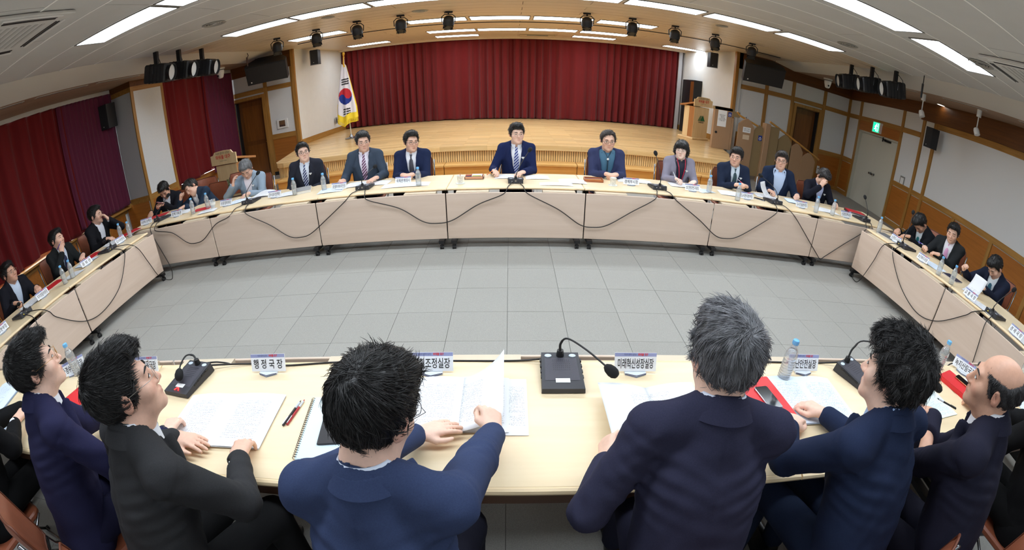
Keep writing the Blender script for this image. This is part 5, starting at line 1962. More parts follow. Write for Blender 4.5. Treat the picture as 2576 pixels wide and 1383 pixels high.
for x, y, l in [
    (1.389, 1.711, 'standing on the near table before the plate reading 재난안전실장'), (2.801, 1.800, 'on the near table by the red planner and side-on name plate'),
    (-2.889, 1.80, 'on the near table at the window side, half behind a head'), (3.985, 1.70, 'at the board side end of the near row'),
    (-4.496, 5.69, 'in front of the man leaning on his fist'), (-4.335, 5.86, 'next to the clear plastic cup and red folder'),
    (-2.848, 5.83, 'in front of the open grey binder in the front row'), (-2.442, 5.90, 'on the pale blue sheets beside the long name plate'),
    (-1.121, 5.70, 'before the man in a plain dark grey tie'), (2.589, 5.83, 'between woman in grey and dark teal tie'),
    (2.883, 5.54, 'in front of the clasped hands holding a red pen'), (4.185, 5.57, 'at the table edge before the man holding his forehead'),
    (4.506, 5.585, 'beside the name plate at the far board side corner'), (5.045, 5.10, 'first on the board side row, near the corner microphone'),
    (4.975, 3.76, 'of the board side pair, nearer the pink tie'), (4.99, 3.53, 'of the board side pair, nearer the reading man'),
    (-5.52, 5.10, 'at the window side corner, nearer the pillar'), (-5.30, 5.08, 'at the window side corner, farther from the pillar'),
    (-5.23, 3.64, 'before the man with a blue pen, nearer the camera'), (-5.247, 3.80, 'farther of the pair before the man with a blue pen')]:
    bottle(x, y, 'blue capped water bottle ' + l)

# ---- name plates
M_PLATE = mat('plate_white', (238, 240, 244), .4)
M_PHEAD = mat('plate_header', (150, 156, 196), .4)
M_PBASE = mat('plate_base', (226, 232, 240), .35)
M_NAVY = mat('ink_navy', (52, 62, 110), .5)
def plate(x, y, rz, text, label, spaced=False, s=1.0, head=M_PHEAD):
    t = thing('name_plate', label, 'name plate', (x, y, TZ), rz, 'white name plates on the tables')
    W, Hh = .205 * s, .088 * s
    tilt = Matrix.Translation((0, .005, .012)) @ Matrix.Rotation(math.radians(-24), 4, 'X')
    b = MB().box((-W / 2, -.0025, 0), (W / 2, .0025, Hh), 0, tilt).build('plate', M_PLATE, t)
    MB().box((-W / 2, -.0032, Hh - .017 * s), (W / 2, -.0024, Hh), 0, tilt).build('header', head, b)
    F = tilt @ Matrix.Translation((0, -.0034, 0)) @ Matrix.Rotation(PI / 2, 4, 'X')
    lettering(text, .052 * s, M_INK, b, F @ Matrix.Translation((0, .034 * s, 0)), width=W * (.86 if len(text) > 4 else .8), bold=.0006)
    lettering('자유와 활력이 넘치는', .011 * s, M_NAVY, b, F @ Matrix.Translation((-.028 * s, Hh - .0085 * s, .0006)), width=.06 * s)
    lettering('파워풀 대구', .014 * s, M_INKR, b, F @ Matrix.Translation((.035 * s, Hh - .0085 * s, .0006)), width=.05 * s, bold=.0004)
    B = MB()
    for k, z in enumerate((0, .006)):
        y0 = -.034 + .004 * k
        B.add([(-.052, .012, z), (-.052, -.010, z), (0, y0, z), (.052, -.010, z), (.052, .012, z), (-.052, .012, z + .0045), (-.052, -.010, z + .0045), (0, y0, z + .0045), (.052, -.010, z + .0045), (.052, .012, z + .0045)],
              [(4, 3, 2, 1, 0), (5, 6, 7, 8, 9), (0, 1, 6, 5), (1, 2, 7, 6), (2, 3, 8, 7), (3, 4, 9, 8), (4, 0, 5, 9)])
    f = B.build('foot', M_PBASE, t)
    B = MB()
    for k in range(2):
        z = .0046 + .006 * k
        y0 = -.0345 + .004 * k
        B.tube([(-.052, -.0105, z), (0, y0, z), (.052, -.0105, z)], .0013, 4)
    B.build('stripe', M_NAVY, f)
NEARC = M_PHEAD
for x, y, rz, tx, lb in [
    (-3.965, 5.79, 0, '원스톱기업투자센터장', 'before the blue sheets of the man in a light jacket'), (-3.171, 5.83, 0, '군사시설이전정책관', 'between the light jacket and the man in a striped tie'),
    (-2.205, 5.82, 0, '맑은물하이웨이추진단장', 'next to the bottle on pale blue sheets'), (-1.348, 5.84, 0, '국제관계대사', 'before the clasped hands holding a pen'),
    (1.511, 5.80, 0, '경제부시장', 'before the man in a teal shirt'), (2.329, 5.76, 0, '보건환경연구원장', 'before the writing woman'),
    (3.097, 5.68, 0, '도시관리본부장', 'behind the bottle and phone'), (4.009, 5.68, 0, '도시건설본부장', 'before the blue sheets and fist'),
    (4.802, 5.60, 0, '신공항정책국장', 'beside the corner microphone'),
    (5.108, 4.80, -PI / 2, '신공항도시국장', 'first on the board side row'), (5.038, 4.15, -PI / 2, '보건복지국장', 'before the man in a pink tie'),
    (4.96, 3.19, -PI / 2, '교 통 국 장', 'before the man reading a lifted sheet'), (4.983, 2.434, -PI / 2, '경 제 국 장', 'at the near end of the board side row'),
    (-4.862, 5.72, .12, '정책기획관', 'after the corner microphone, toward the stage lectern side'), (-5.45, 5.64, .35, '미래혁신정책관', 'between the bottles and the corner microphone'),
    (-5.30, 4.88, PI / 2, '감사위원장', 'before the man touching his nose'), (-5.329, 4.17, PI / 2, '공 보 관', 'before the man with a blue pen'),
    (-5.353, 3.333, PI / 2, '자치경찰위원장', 'before the man at the window side end'), (-5.30, 2.57, PI / 2, '소방본부장', 'at the window side end, cut by the frame'),
    (-1.233, 1.775, 0, '행 정 국 장', 'on the near table behind the pens'), (-.369, 1.765, 0, '기획조정실장', 'on the near table half hidden by dark hair'),
    (.587, 1.76, 0, '미래혁신성장실장', 'on the near table behind the sideways microphone head'), (1.556, 1.77, 0, '재난안전실장', 'on the near table behind the bottle'),
    (-2.142, 1.79, 0, '문화체육국장', 'on the near table mostly hidden by a head'), (-2.93, 1.80, .85, '환경수자원국장', 'seen edge-on on the near table, window side'),
    (3.118, 1.78, -1.1, '녹지산림국장', 'seen edge-on on the near table, board side')]:
    plate(x, y, rz, tx, 'white name plate reading %s %s' % (tx.replace(' ', ''), lb), s=1.0)

# ---- delegate microphones
M_MIC = mat('mic_grey', (52, 52, 58), .5, bump=.1, bscale=400)
M_MICT = mat('mic_panel', (66, 64, 74), .45, bump=.5, bscale=700)
M_FOAM = mat('foam', (22, 22, 24), .95, bump=.6, bscale=300)
M_BTN = mat('button_clear', (196, 208, 220), .2)
M_LEDY = mat('led_yellow', (230, 200, 60), .4, emit=1.5)
M_LEDR = mat('led_red', (240, 40, 40), .4, emit=3)
def mic(x, y, rz, neck, label, led=None):
    """user side is local -y; neck: points from the socket to the head"""
    t = thing('desk_microphone', label, 'microphone', (x, y, TZ), rz, 'black delegate microphones on the tables')
    w, d = .097, .125
    B = MB()
    B.add([(-w, -d, .004), (w, -d, .004), (w * .93, d, .004), (-w * .93, d, .004), (-w * .98, -d, .028), (w * .98, -d, .028), (w * .90, d * .95, .058), (-w * .90, d * .95, .058)],
          [(3, 2, 1, 0), (4, 5, 6, 7), (0, 1, 5, 4), (1, 2, 6, 5), (2, 3, 7, 6), (3, 0, 4, 7)])
    b = B.build('base', M_MIC, t)
    def top(u, v, e=.001):
        return Vector((u * w * .95, -d + v * d * 1.95, .028 + .030 * v + e))
    q = MB()
    q.add([top(-.85, .22), top(.85, .22), top(.80, .84), top(-.80, .84)], [(0, 1, 2, 3)])
    q.build('speaker_panel', M_MICT, b)
    for e in (-1, 1):
        c = top(.62 * e, .90, .0)
        MB().lathe([(0, .004), (.012, .003), (.013, 0)], 12, M=Matrix.Translation(c) @ Matrix.Scale(1.35, 4, (1, 0, 0))).build('button', M_BTN, b, True)
    q = MB()
    q.add([top(-.35, .16, .0012), top(.35, .16, .0012), top(.35, .27, .0012), top(-.35, .27, .0012)], [(0, 1, 2, 3)])
    q.build('notice_label', M_WHITE, b)
    q = MB()
    for k in range(9):
        for j in range(6):
            c = top(-.40 + .1 * k, .50 + .055 * j, .0013)
            q.box((c.x - .0012, c.y - .0016, c.z), (c.x + .0012, c.y + .0016, c.z + .0006))
    q.build('speaker_holes', M_BLACK, b)
    for e in (-1, 1):
        B = MB()
        for v in (.35, .5, .65, .8):
            c = top(e * 1.02, v, -.012)
            B.box((c.x - .003, c.y - .010, c.z), (c.x + .003, c.y + .010, c.z + .008))
        c0, c1 = top(e * 1.015, .32, -.010), top(e * 1.015, .83, -.010)
        B.tube([c0, c1], .002, 4)
        B.build('side_catch', M_BLACK, b)
    B = MB()
    B.cyl((0, d * .78, .045), (0, d * .78, .085), .020, .015, n=14)
    s = B.build('neck_socket', M_BLACK, t, True)
    MB().cyl((0, d * .95, .035), (0, d * .99, .035), .011, n=12).build('rear_button', M_CHROME, b)
    MB().cyl((.045, d * .95, .03), (.045, d * .985, .03), .005, n=8).build('rear_led', M_LEDY if led == 'y' else M_WHITE, b)
    pts = [Vector((0, d * .78, .08))] + [Vector(p) for p in neck]
    # smooth the neck
    P = []
    for i in range(len(pts) - 1):
        p0, p1, p2, p3 = pts[max(i - 1, 0)], pts[i], pts[i + 1], pts[min(i + 2, len(pts) - 1)]
        for k in range(6):
            u = k / 6
            P.append(.5 * ((2 * p1) + (p2 - p0) * u + (2 * p0 - 5 * p1 + 4 * p2 - p3) * u * u + (3 * p1 - p0 - 3 * p2 + p3) * u ** 3))
    P.append(pts[-1])
    g = MB().tube(P, [.0062 if i < len(P) * .35 else .0046 for i in range(len(P))], 8).build('gooseneck', M_BLACK, t, 'all')
    dr = (P[-1] - P[-3]).normalized()
    Mh = Matrix.Translation(P[-1] + dr * .02) @ dr.to_track_quat('Z', 'Y').to_matrix().to_4x4()
    MB().lathe([(0, -.036), (.012, -.034), (.022, -.018), (.026, .004), (.024, .022), (.015, .036), (0, .040)], 14, M=Mh).build('foam_head', M_FOAM, g, 'all')
    if led == 'r':
        q = MB()
        q.tube([top(-.18 + .36 * k / 6, .06 + .08 * math.sin(PI * k / 6), .003) for k in range(7)], .003, 5)
        q.build('ring_light', M_LEDR, b)
# local offsets of the heads: x to the unit's right, y away from the user, z up
mic(-1.72, 1.70, -.18, [(-.03, .11, .10), (-.055, .08, .115), (-.05, .02, .10), (-.03, -.02, .085)], 'black desk microphone on the near table with its neck bent back over the base', 'r')
mic(.231, 1.735, 0, [(.0, .10, .12), (.03, .085, .155), (.11, .01, .14), (.19, -.09, .115)], 'black desk microphone on the near table with neck bent sideways in full view')
mic(1.93, 1.72, .42, [(.03, .10, .14), (.08, .05, .20), (.20, -.22, .22), (.27, -.40, .15)], 'black desk microphone on the near table, hidden by a face and hair')
for x, y, nk, lb in [
    (-3.531, 5.80, [(.0, .10, .15), (-.06, .02, .26), (-.115, -.10, .36)], 'before the man in a light blue jacket'),
    (-1.841, 5.80, [(.0, .10, .12), (-.03, .05, .17), (-.095, -.18, .23)], 'before the man in a grey suit and purple striped tie'),
    (.062, 5.80, [(-.01, .10, .12), (-.07, .0, .24), (-.165, -.14, .37)], 'in the middle of the front row before the central speaker'),
    (1.85, 5.78, [(.0, .10, .14), (.01, .02, .28), (.03, -.10, .42)], 'between the teal shirt and the woman in grey'),
    (3.557, 5.76, [(.0, .10, .12), (.05, .03, .22), (.155, -.16, .31)], 'before the man holding a curled sheet')]:
    mic(x, y, PI, nk, 'black desk microphone ' + lb)
mic(-5.20, 5.78, PI - .25, [(.0, .10, .12), (-.03, .0, .2), (-.09, -.12, .31)], 'black desk microphone at the window side corner of the front row')
mic(5.20, 5.70, PI + .1, [(.0, .10, .15), (-.01, .05, .22), (-.03, -.05, .33)], 'black desk microphone at the board side corner of the front row')
mic(5.173, 4.60, PI / 2, [(.0, .10, .16), (.05, .0, .30), (.18, -.14, .46)], 'black desk microphone before the man bowing his head', 'y')
mic(5.10, 2.83, PI / 2, [(.0, .10, .12), (.0, .0, .22), (-.02, -.14, .34)], 'black desk microphone before the reading man at the board side', 'y')
mic(-5.365, 4.62, -PI / 2, [(.0, .10, .12), (-.02, .06, .15), (-.05, -.06, .13)], 'black desk microphone with low bent neck before the man touching his nose', 'y')
mic(-5.344, 2.93, -PI / 2, [(.0, .10, .12), (-.03, .06, .14), (-.06, -.08, .12)], 'black desk microphone with low bent neck at the window side end', 'y')

# ---- microphone cables looping down the front panels
M_CABLE = mat('cable_black', (30, 26, 24), .5)
def bez(ps, n=10):
    P = []
    pts = [Vector(p) for p in ps]
    for i in range(len(pts) - 1):
        p0, p1, p2, p3 = pts[max(i - 1, 0)], pts[i], pts[i + 1], pts[min(i + 2, len(pts) - 1)]
        for k in range(n):
            u = k / n
            P.append(.5 * ((2 * p1) + (p2 - p0) * u + (2 * p0 - 5 * p1 + 4 * p2 - p3) * u * u + (3 * p1 - p0 - 3 * p2 + p3) * u ** 3))
    P.append(pts[-1])
    return P
def cable(pts, label, r=.0055):
    o = MB().tube(bez(pts), r, 6).build('microphone_cable', M_CABLE, None, 'all')
    tag(o, label, 'cable', 'microphone cables')
FE, FP = 5.485, 5.372
def loop(xa, xb, low, ya=5.69, lb=''):
    d = xb - xa
    cable([(xa, ya, .758), (xa + .03, 5.60, .742), (xa + .06, FE, .738), (xa + .12, FP, .67), (xa + d * .27, FP, low + .21), (xa + d * .42, FP, low + .03), (xa + d * .52, FP, low), (xa + d * .62, FP, low + .04), (xa + d * .78, FP, low + .22), (xb - .12, FP, .67), (xb - .06, FE, .738), (xb - .03, 5.60, .742), (xb, ya, .758)], lb)
loop(-5.16, -3.56, .38, 5.69, 'black cable looping from the window side corner microphone to the next')
loop(-3.50, -1.87, .27, 5.69, 'black cable looping between the light jacket and grey suit microphones')
loop(-1.81, .03, .33, 5.69, 'black cable looping from the central microphone toward the flag')
loop(.09, 1.82, .28, 5.67, 'black cable looping from the central microphone toward the stage lectern')
loop(1.88, 3.52, .25, 5.65, 'black cable looping before the woman in grey')
cable([(3.59, 5.64, .758), (3.64, FE, .738), (3.72, FP, .66), (4.0, FP, .40), (4.22, FP, .20), (4.30, 5.34, .13), (4.40, FP, .17), (4.7, FP, .40), (5.02, FP, .64), (5.12, FE, .738), (5.17, 5.59, .758)], 'black cable running low past the board side end of the front row')
cable([(5.22, 5.58, .758), (5.24, FE, .736), (5.18, FP, .62), (4.98, 5.25, .35), (4.80, 5.1, .06), (4.74, 5.0, .02), (4.76, 4.9, .05), (4.795, 4.78, .40), (4.80, 4.70, .66), (4.91, 4.66, .738), (5.06, 4.62, .755)], 'black cable dropping to the floor at the board side corner')
cable([(5.06, 4.56, .755), (4.91, 4.52, .738), (4.80, 4.46, .64), (4.798, 4.15, .36), (4.798, 3.75, .22), (4.798, 3.4, .30), (4.798, 3.05, .58), (4.80, 2.96, .68), (4.91, 2.90, .738), (4.99, 2.86, .755)], 'black cable looping along the board side row of tables')
cable([(4.99, 2.80, .755), (4.91, 2.77, .738), (4.80, 2.74, .66), (4.798, 2.70, .40), (4.798, 2.66, .16)], 'black cable hanging straight down near the board side end')
cable([(-5.24, 5.69, .758), (-5.20, FE, .738), (-5.14, FP, .66), (-5.02, 5.36, .35), (-4.92, 5.34, .10), (-4.80, 5.2, .02), (-4.72, 5.05, .012), (-4.85, 4.98, .10), (-4.862, 4.86, .38), (-4.866, 4.74, .64), (-4.98, 4.68, .738), (-5.25, 4.64, .755)], 'black cable dropping to the floor at the window side corner')
cable([(-5.25, 4.58, .755), (-4.98, 4.52, .738), (-4.866, 4.46, .66), (-4.866, 4.2, .36), (-4.866, 3.8, .24), (-4.866, 3.45, .30), (-4.866, 3.1, .56), (-4.87, 3.02, .68), (-4.98, 2.98, .738), (-5.22, 2.94, .755)], 'black cable looping along the window side row of tables')
cable([(-5.22, 2.88, .755), (-4.98, 2.84, .738), (-4.87, 2.80, .64), (-4.866, 2.74, .2)], 'black cable hanging straight down near the window side end')
cable([(-1.66, 1.81, .765), (-1.50, 1.845, .745), (-1.35, 1.855, .737), (-1.15, 1.84, .735), (-.9, 1.86, .735), (-.55, 1.868, .735), (.0, 1.862, .735), (.19, 1.852, .760)], 'black cable lying along the far edge of the near table', .005)
cable([(-1.69, 1.83, .765), (-1.60, 1.86, .75), (-1.52, 1.885, .70), (-1.50, 1.975, .5), (-1.50, 1.99, .2)], 'short black cable going over the near table edge behind the bent microphone', .005)
cable([(1.86, 1.83, .765), (1.74, 1.86, .737), (1.60, 1.862, .735), (1.35, 1.865, .735)], 'black cable from the hidden microphone along the near table edge', .005)
cable([(3.30, 1.86, .736), (3.15, 1.87, .738), (3.05, 1.885, .72), (3.04, 1.98, .4)], 'black cable end at the board side of the near table', .005)

# ---- papers
def print_mat(name, base, ink, lines=150.0, dens=.5):
    if name in MATS:
        return MATS[name]
    m = mat(name, base, .75)
    nt = m.node_tree
    b = nt.nodes['Principled BSDF']
    tc = nt.nodes.new('ShaderNodeTexCoord')
    sp = nt.nodes.new('ShaderNodeSeparateXYZ')
    nt.links.new(tc.outputs['Object'], sp.inputs[0])
    def mth(op, a, bb=None, **k):
        n = nt.nodes.new('ShaderNodeMath')
        n.operation = op
        for i, q in enumerate((a, bb)):
            if q is None:
                continue
            if isinstance(q, (int, float)):
                n.inputs[i].default_value = q
            else:
                nt.links.new(q, n.inputs[i])
        return n.outputs[0]
    ly = mth('MULTIPLY', sp.outputs['Y'], lines)
    fr = mth('FRACT', ly)
    fl = mth('FLOOR', ly)
    on = mth('LESS_THAN', fr, .38)
    cb = nt.nodes.new('ShaderNodeCombineXYZ')
    nt.links.new(mth('MULTIPLY', sp.outputs['X'], 240.0), cb.inputs[0])
    nt.links.new(mth('MULTIPLY', fl, 7.3), cb.inputs[1])
    nz = nt.nodes.new('ShaderNodeTexNoise')
    nz.inputs['Scale'].default_value = 1.0
    nz.inputs['Detail'].default_value = 1
    nt.links.new(cb.outputs[0], nz.inputs['Vector'])
    wd = mth('GREATER_THAN', nz.outputs['Fac'], dens)
    cb2 = nt.nodes.new('ShaderNodeCombineXYZ')
    nt.links.new(mth('MULTIPLY', sp.outputs['X'], 9.0), cb2.inputs[0])
    nt.links.new(mth('MULTIPLY', fl, 3.1), cb2.inputs[1])
    n2 = nt.nodes.new('ShaderNodeTexNoise')
    n2.inputs['Scale'].default_value = 1.0
    nt.links.new(cb2.outputs[0], n2.inputs['Vector'])
    ln = mth('GREATER_THAN', n2.outputs['Fac'], .46)
    inx = mth('LESS_THAN', mth('ABSOLUTE', sp.outputs['X']), .088)
    iny = mth('LESS_THAN', mth('ABSOLUTE', sp.outputs['Y']), .128)
    f = mth('MULTIPLY', mth('MULTIPLY', mth('MULTIPLY', on, wd), ln), mth('MULTIPLY', inx, iny))
    mx = nt.nodes.new('ShaderNodeMix')
    mx.data_type = 'RGBA'
    nt.links.new(mth('MULTIPLY', f, .60), mx.inputs[0])
    mx.inputs[6].default_value = (*lin(base), 1)
    mx.inputs[7].default_value = (*lin(ink), 1)
    nt.links.new(mx.outputs[2], b.inputs['Base Color'])
    return m
M_PRINT = print_mat('printed_paper', (232, 233, 236), (66, 68, 96))
M_PRINTB = print_mat('printed_paper_bluish', (222, 234, 248), (70, 80, 120))
M_PRINTG = print_mat('printed_paper_greenish', (226, 240, 238), (80, 90, 110))
def sheet_mesh(w, h, curl=0.0, wave=0.0, nx=8, ny=10, m=None, th=.0012, lift=None):
    rows_t, rows_b = [], []
    for j in range(ny + 1):
        v = j / ny
        a, b = [], []
        for i in range(nx + 1):
            u = i / nx
            z = th + curl * (u ** 2.2) + wave * math.sin(PI * u) * (.4 + .6 * v) + (lift(u, v) if lift else 0)
            a.append(((u - .5) * w, (v - .5) * h, z))
            b.append(((u - .5) * w, (v - .5) * h, z - th))
        rows_t.append(a)
        rows_b.append(b[::-1])
    B = MB().grid(rows_t).grid(rows_b)
    rim = []
    return B.mesh('sheet', m or M_PRINT, 'all')
PC = [0]
def paper(x, y, rz, label, w=.215, h=.30, z=0.0, m=None, wave=.006, pages=1, group='papers on the tables', tilt=0, cat='paper'):
    """a sheet, or a stack of pages"""
    PC[0] += 1
    if pages == 1:
        o = link('paper_sheet', sheet_mesh(w, h, 0, wave, m=m or M_PRINT), None, (x, y, TZ + .0012 + z + .0001 * (PC[0] % 7)), rz)
        return tag(o, label, cat, group)
    t = thing('paper_stack', label, cat, (x, y, TZ + .0012 + z + .0001 * (PC[0] % 7)), rz, group)
    if tilt:
        t.rotation_euler = (tilt, 0, rz)
    for k in range(pages):
        o = link('sheet', sheet_mesh(w, h, 0, wave if k == pages - 1 else .001, m=m or M_PRINT), t, (.003 * math.sin(k * 2.1), .003 * math.cos(k * 1.7), .0025 * k), .02 * math.sin(k * 3))
    return t
def booklet(x, y, rz, label, m=None, w=.215, h=.31, open_=True, curl=.02, gap=0.0, group='papers on the tables'):
    PC[0] += 1
    t = thing('open_booklet', label, 'booklet', (x, y, TZ + .0012 + gap), rz, group)
    for e in (-1, 1):
        for k in range(2):
            me = sheet_mesh(w, h, 0, .008 + .003 * k, m=m or M_PRINT, lift=lambda u, v: .006 * ((1 - u) if e > 0 else u) ** 2)
            link('page', me, t, (e * w / 2 + .002 * k, .002 * k, .0015 + .004 * k))
    return t
P = paper
booklet(-1.335, 1.405, .02, 'large open printed booklet under the hands of the near man in dark grey', w=.285, h=.36)
booklet(-.225, 1.535, .0, 'open printed booklet under the hand of the near man with combed black hair', w=.215, h=.36)
P(-.03, 1.53, .0, 'printed sheet with a red picture under the lifted page on the near table', .20, .37, wave=.002)
# page being turned by the man's right hand
def turned():
    rows = []
    for j in range(13):
        v = j / 12
        R = []
        for i in range(11):
            u = i / 10
            x = .20 * u - .02 * u * u
            z = .12 * u ** 2.0 * (.35 + .65 * v) + .012 * math.sin(PI * u)
            R.append((x, (v - .5) * .36 + .05 * u * u, z))
        rows.append(R)
    B = MB().grid(rows)
    o = B.build('turned_page', M_PRINT, None, 'all', (-.21, 1.53, TZ + .016))
    tag(o, 'white page being lifted and turned by the near dark haired man', 'paper', 'papers on the tables')
    o.modifiers.new('thickness', 'SOLIDIFY').thickness = .0008
turned()
def held():
    t = thing('held_booklet', 'open printed booklet held by the near grey haired man', 'booklet', (.585, 1.40, TZ + .055), 0, 'papers on the tables')
    for e in (-1, 1):
        rows = []
        for j in range(11):
            v = j / 10
            R = []
            for i in range(9):
                u = i / 8 * e
                R.append((u * .215, (v - .5) * .36, .03 * abs(u) - .02 * v + .010 * math.sin(PI * abs(u)) + .02))
            rows.append(R if e > 0 else R[::-1])
        o = MB().grid(rows).build('page', M_PRINT, t, 'all')
        o.modifiers.new('thickness', 'SOLIDIFY').thickness = .002
held()
booklet(1.47, 1.535, -.02, 'open bluish printed booklet beside the red folder with a phone', m=M_PRINTB, w=.22, h=.36)
P(2.46, 1.50, .12, 'single pale green printed sheet under the pen holding hand', .24, .30, m=M_PRINTG)
P(3.10, 1.56, -.05, 'printed sheet beside the phone on the red planner', .21, .30)
P(3.62, 1.50, .1, 'printed sheet at the far board side end of the near table', .21, .30, m=M_PRINTB)
P(-2.52, 1.62, .3, 'thin printed booklet standing open before the near man with gold spectacles', .20, .26, wave=.03)
P(-2.42, 1.30, .1, 'printed sheet between the red folder and dark grey sleeve', .24, .28, m=M_PRINTB, wave=.01)
P(-3.70, 1.52, .2, 'thick pile of bluish printed sheets at the window side end of the near table', .34, .36, m=M_PRINTB, pages=6, wave=.02)
P(-3.35, 1.25, .35, 'printed sheet under the hand at the window side end of the near table', .24, .30, m=M_PRINTB)
# spiral notebook
t = thing('spiral_notebook', 'pale blue spiral notebook beside the dark blue sleeve on the near table', 'notebook', (-.775, 1.385, TZ), .10)
MB().rbox((-.10, -.195, .001), (.10, .195, .012), .006, n=1).build('pages', mat('notebook_blue', (216, 236, 246), .6), t)
B = MB()
for k in range(30):
    yy = -.185 + .370 * k / 29
    B.tube([(-.100 + .010 * math.cos(a), yy, .007 + .010 * math.sin(a)) for a in [2 * PI * q / 8 for q in range(8)]], .0014, 4, closed=True)
o = B.build('spiral_wire', mat('wire_dark', (70, 66, 62), .3, .8), t)
t = thing('black_folder', 'black folder lying on the spiral notebook by the dark blue sleeve', 'folder', (-.70, 1.345, TZ + .013), .12)
MB().rbox((-.085, -.075, 0), (.085, .075, .008), .004, n=1).build('cover', mat('folder_black', (36, 34, 38), .5), t)
MB().box((-.087, -.072, .001), (-.083, .072, .007)).build('spine', mat('folder_spine', (58, 56, 60), .5), t)
# pens
def pen(x, y, rz, c, label, z=TZ, L=.15, tilt=0.0, cap=None):
    t = thing('pen', label, 'pen', (x, y, z + .006), rz)
    t.rotation_euler = (0, -tilt, rz)
    MB().cyl((-L / 2, 0, 0), (L * .18, 0, 0), .0055, n=10).build('barrel', mat('pen_%d_%d_%d' % c, c, .35), t, True)
    MB().cyl((L * .18, 0, 0), (L * .42, 0, 0), .0054, .0045, n=10).build('grip', mat('pen_clear', (198, 204, 216), .3), t, True)
    MB().cyl((L * .42, 0, 0), (L / 2, 0, 0), .0042, .001, n=10).build('tip', mat('pen_%d_%d_%d' % (cap or c), cap or c, .35), t, True)
    MB().box((-L * .48, -.0016, .005), (-L * .2, .0016, .008)).build('clip', M_CHROME, t)
    return t
pen(-.972, 1.468, 1.42, (40, 40, 44), 'black pen lying beside the red pen on the near table', L=.175)
pen(-.955, 1.475, 1.43, (172, 34, 44), 'red pen lying beside the black pen on the near table', L=.175)
# folders and books
def folder(x, y, rz, w, h, th, c, label, z=0.0, pages=True, name='folder', cat='folder', rough=.45):
    t = thing(name, label, cat, (x, y, TZ + z), rz)
    m = mat('cover_%d_%d_%d' % c, c, rough, bump=.1, bscale=300)
    if pages:
        MB().box((-w / 2 + .004, -h / 2 + .004, .001), (w / 2 - .004, h / 2 - .004, th - .002)).build('pages', mat('page_edges', (228, 226, 222), .8, noise=.12, nscale=400, stretch=(.02, .02, 1)), t)
        MB().rbox((-w / 2, -h / 2, th - .003), (w / 2, h / 2, th), .008, n=2).build('cover', m, t)
        MB().box((-w / 2, -h / 2, .0), (-w / 2 + .003, h / 2, th)).build('spine', m, t)
    else:
        MB().rbox((-w / 2, -h / 2, 0), (w / 2, h / 2, th), .008, n=2).build('cover', m, t)
    return t
RED = (226, 52, 56)
folder(1.185, 1.535, .10, .23, .33, .022, RED, 'red folder under the black phone in the near row')
P(1.10, 1.40, .1, 'stack of white sheets under the red folder with a phone', .22, .10, pages=3)
folder(2.885, 1.595, .28, .19, .33, .030, (222, 44, 50), 'thick red planner under the copper edged phone in the near row', name='planner', cat='planner')
folder(2.23, 1.46, .2, .12, .26, .012, RED, 'red folder corner under the pale green sheet')
folder(-2.63, 1.52, -.35, .24, .20, .012, RED, 'bright red folder before the near man with gold spectacles')
def phone(x, y, z, rz, label, edge=(190, 190, 196), tilt=0):
    t = thing('phone', label, 'phone', (x, y, z), rz)
    t.rotation_euler = (tilt, 0, rz)
    MB().rbox((-.040, -.083, 0), (.040, .083, .009), .012, n=4).build('case', mat('phone_edge_%d_%d_%d' % edge, edge, .25, .7), t)
    MB().rbox((-.037, -.080, .0088), (.037, .080, .0098), .010, n=4).build('screen', mat('screen_black', (20, 20, 22), .12), t)
    MB().cyl((0, .072, .0098), (0, .072, .0101), .003, n=8).build('camera_hole', M_BLACKM, t)
phone(1.205, 1.535, TZ + .0225, .12, 'black phone lying on the red folder in the near row')
phone(2.955, 1.625, TZ + .0305, .28, 'folding phone with copper edge on the red planner', (200, 130, 90))
phone(3.36, 5.80, TZ, .9, 'black phone lying beside the name plate and bottle, board side of the front row')
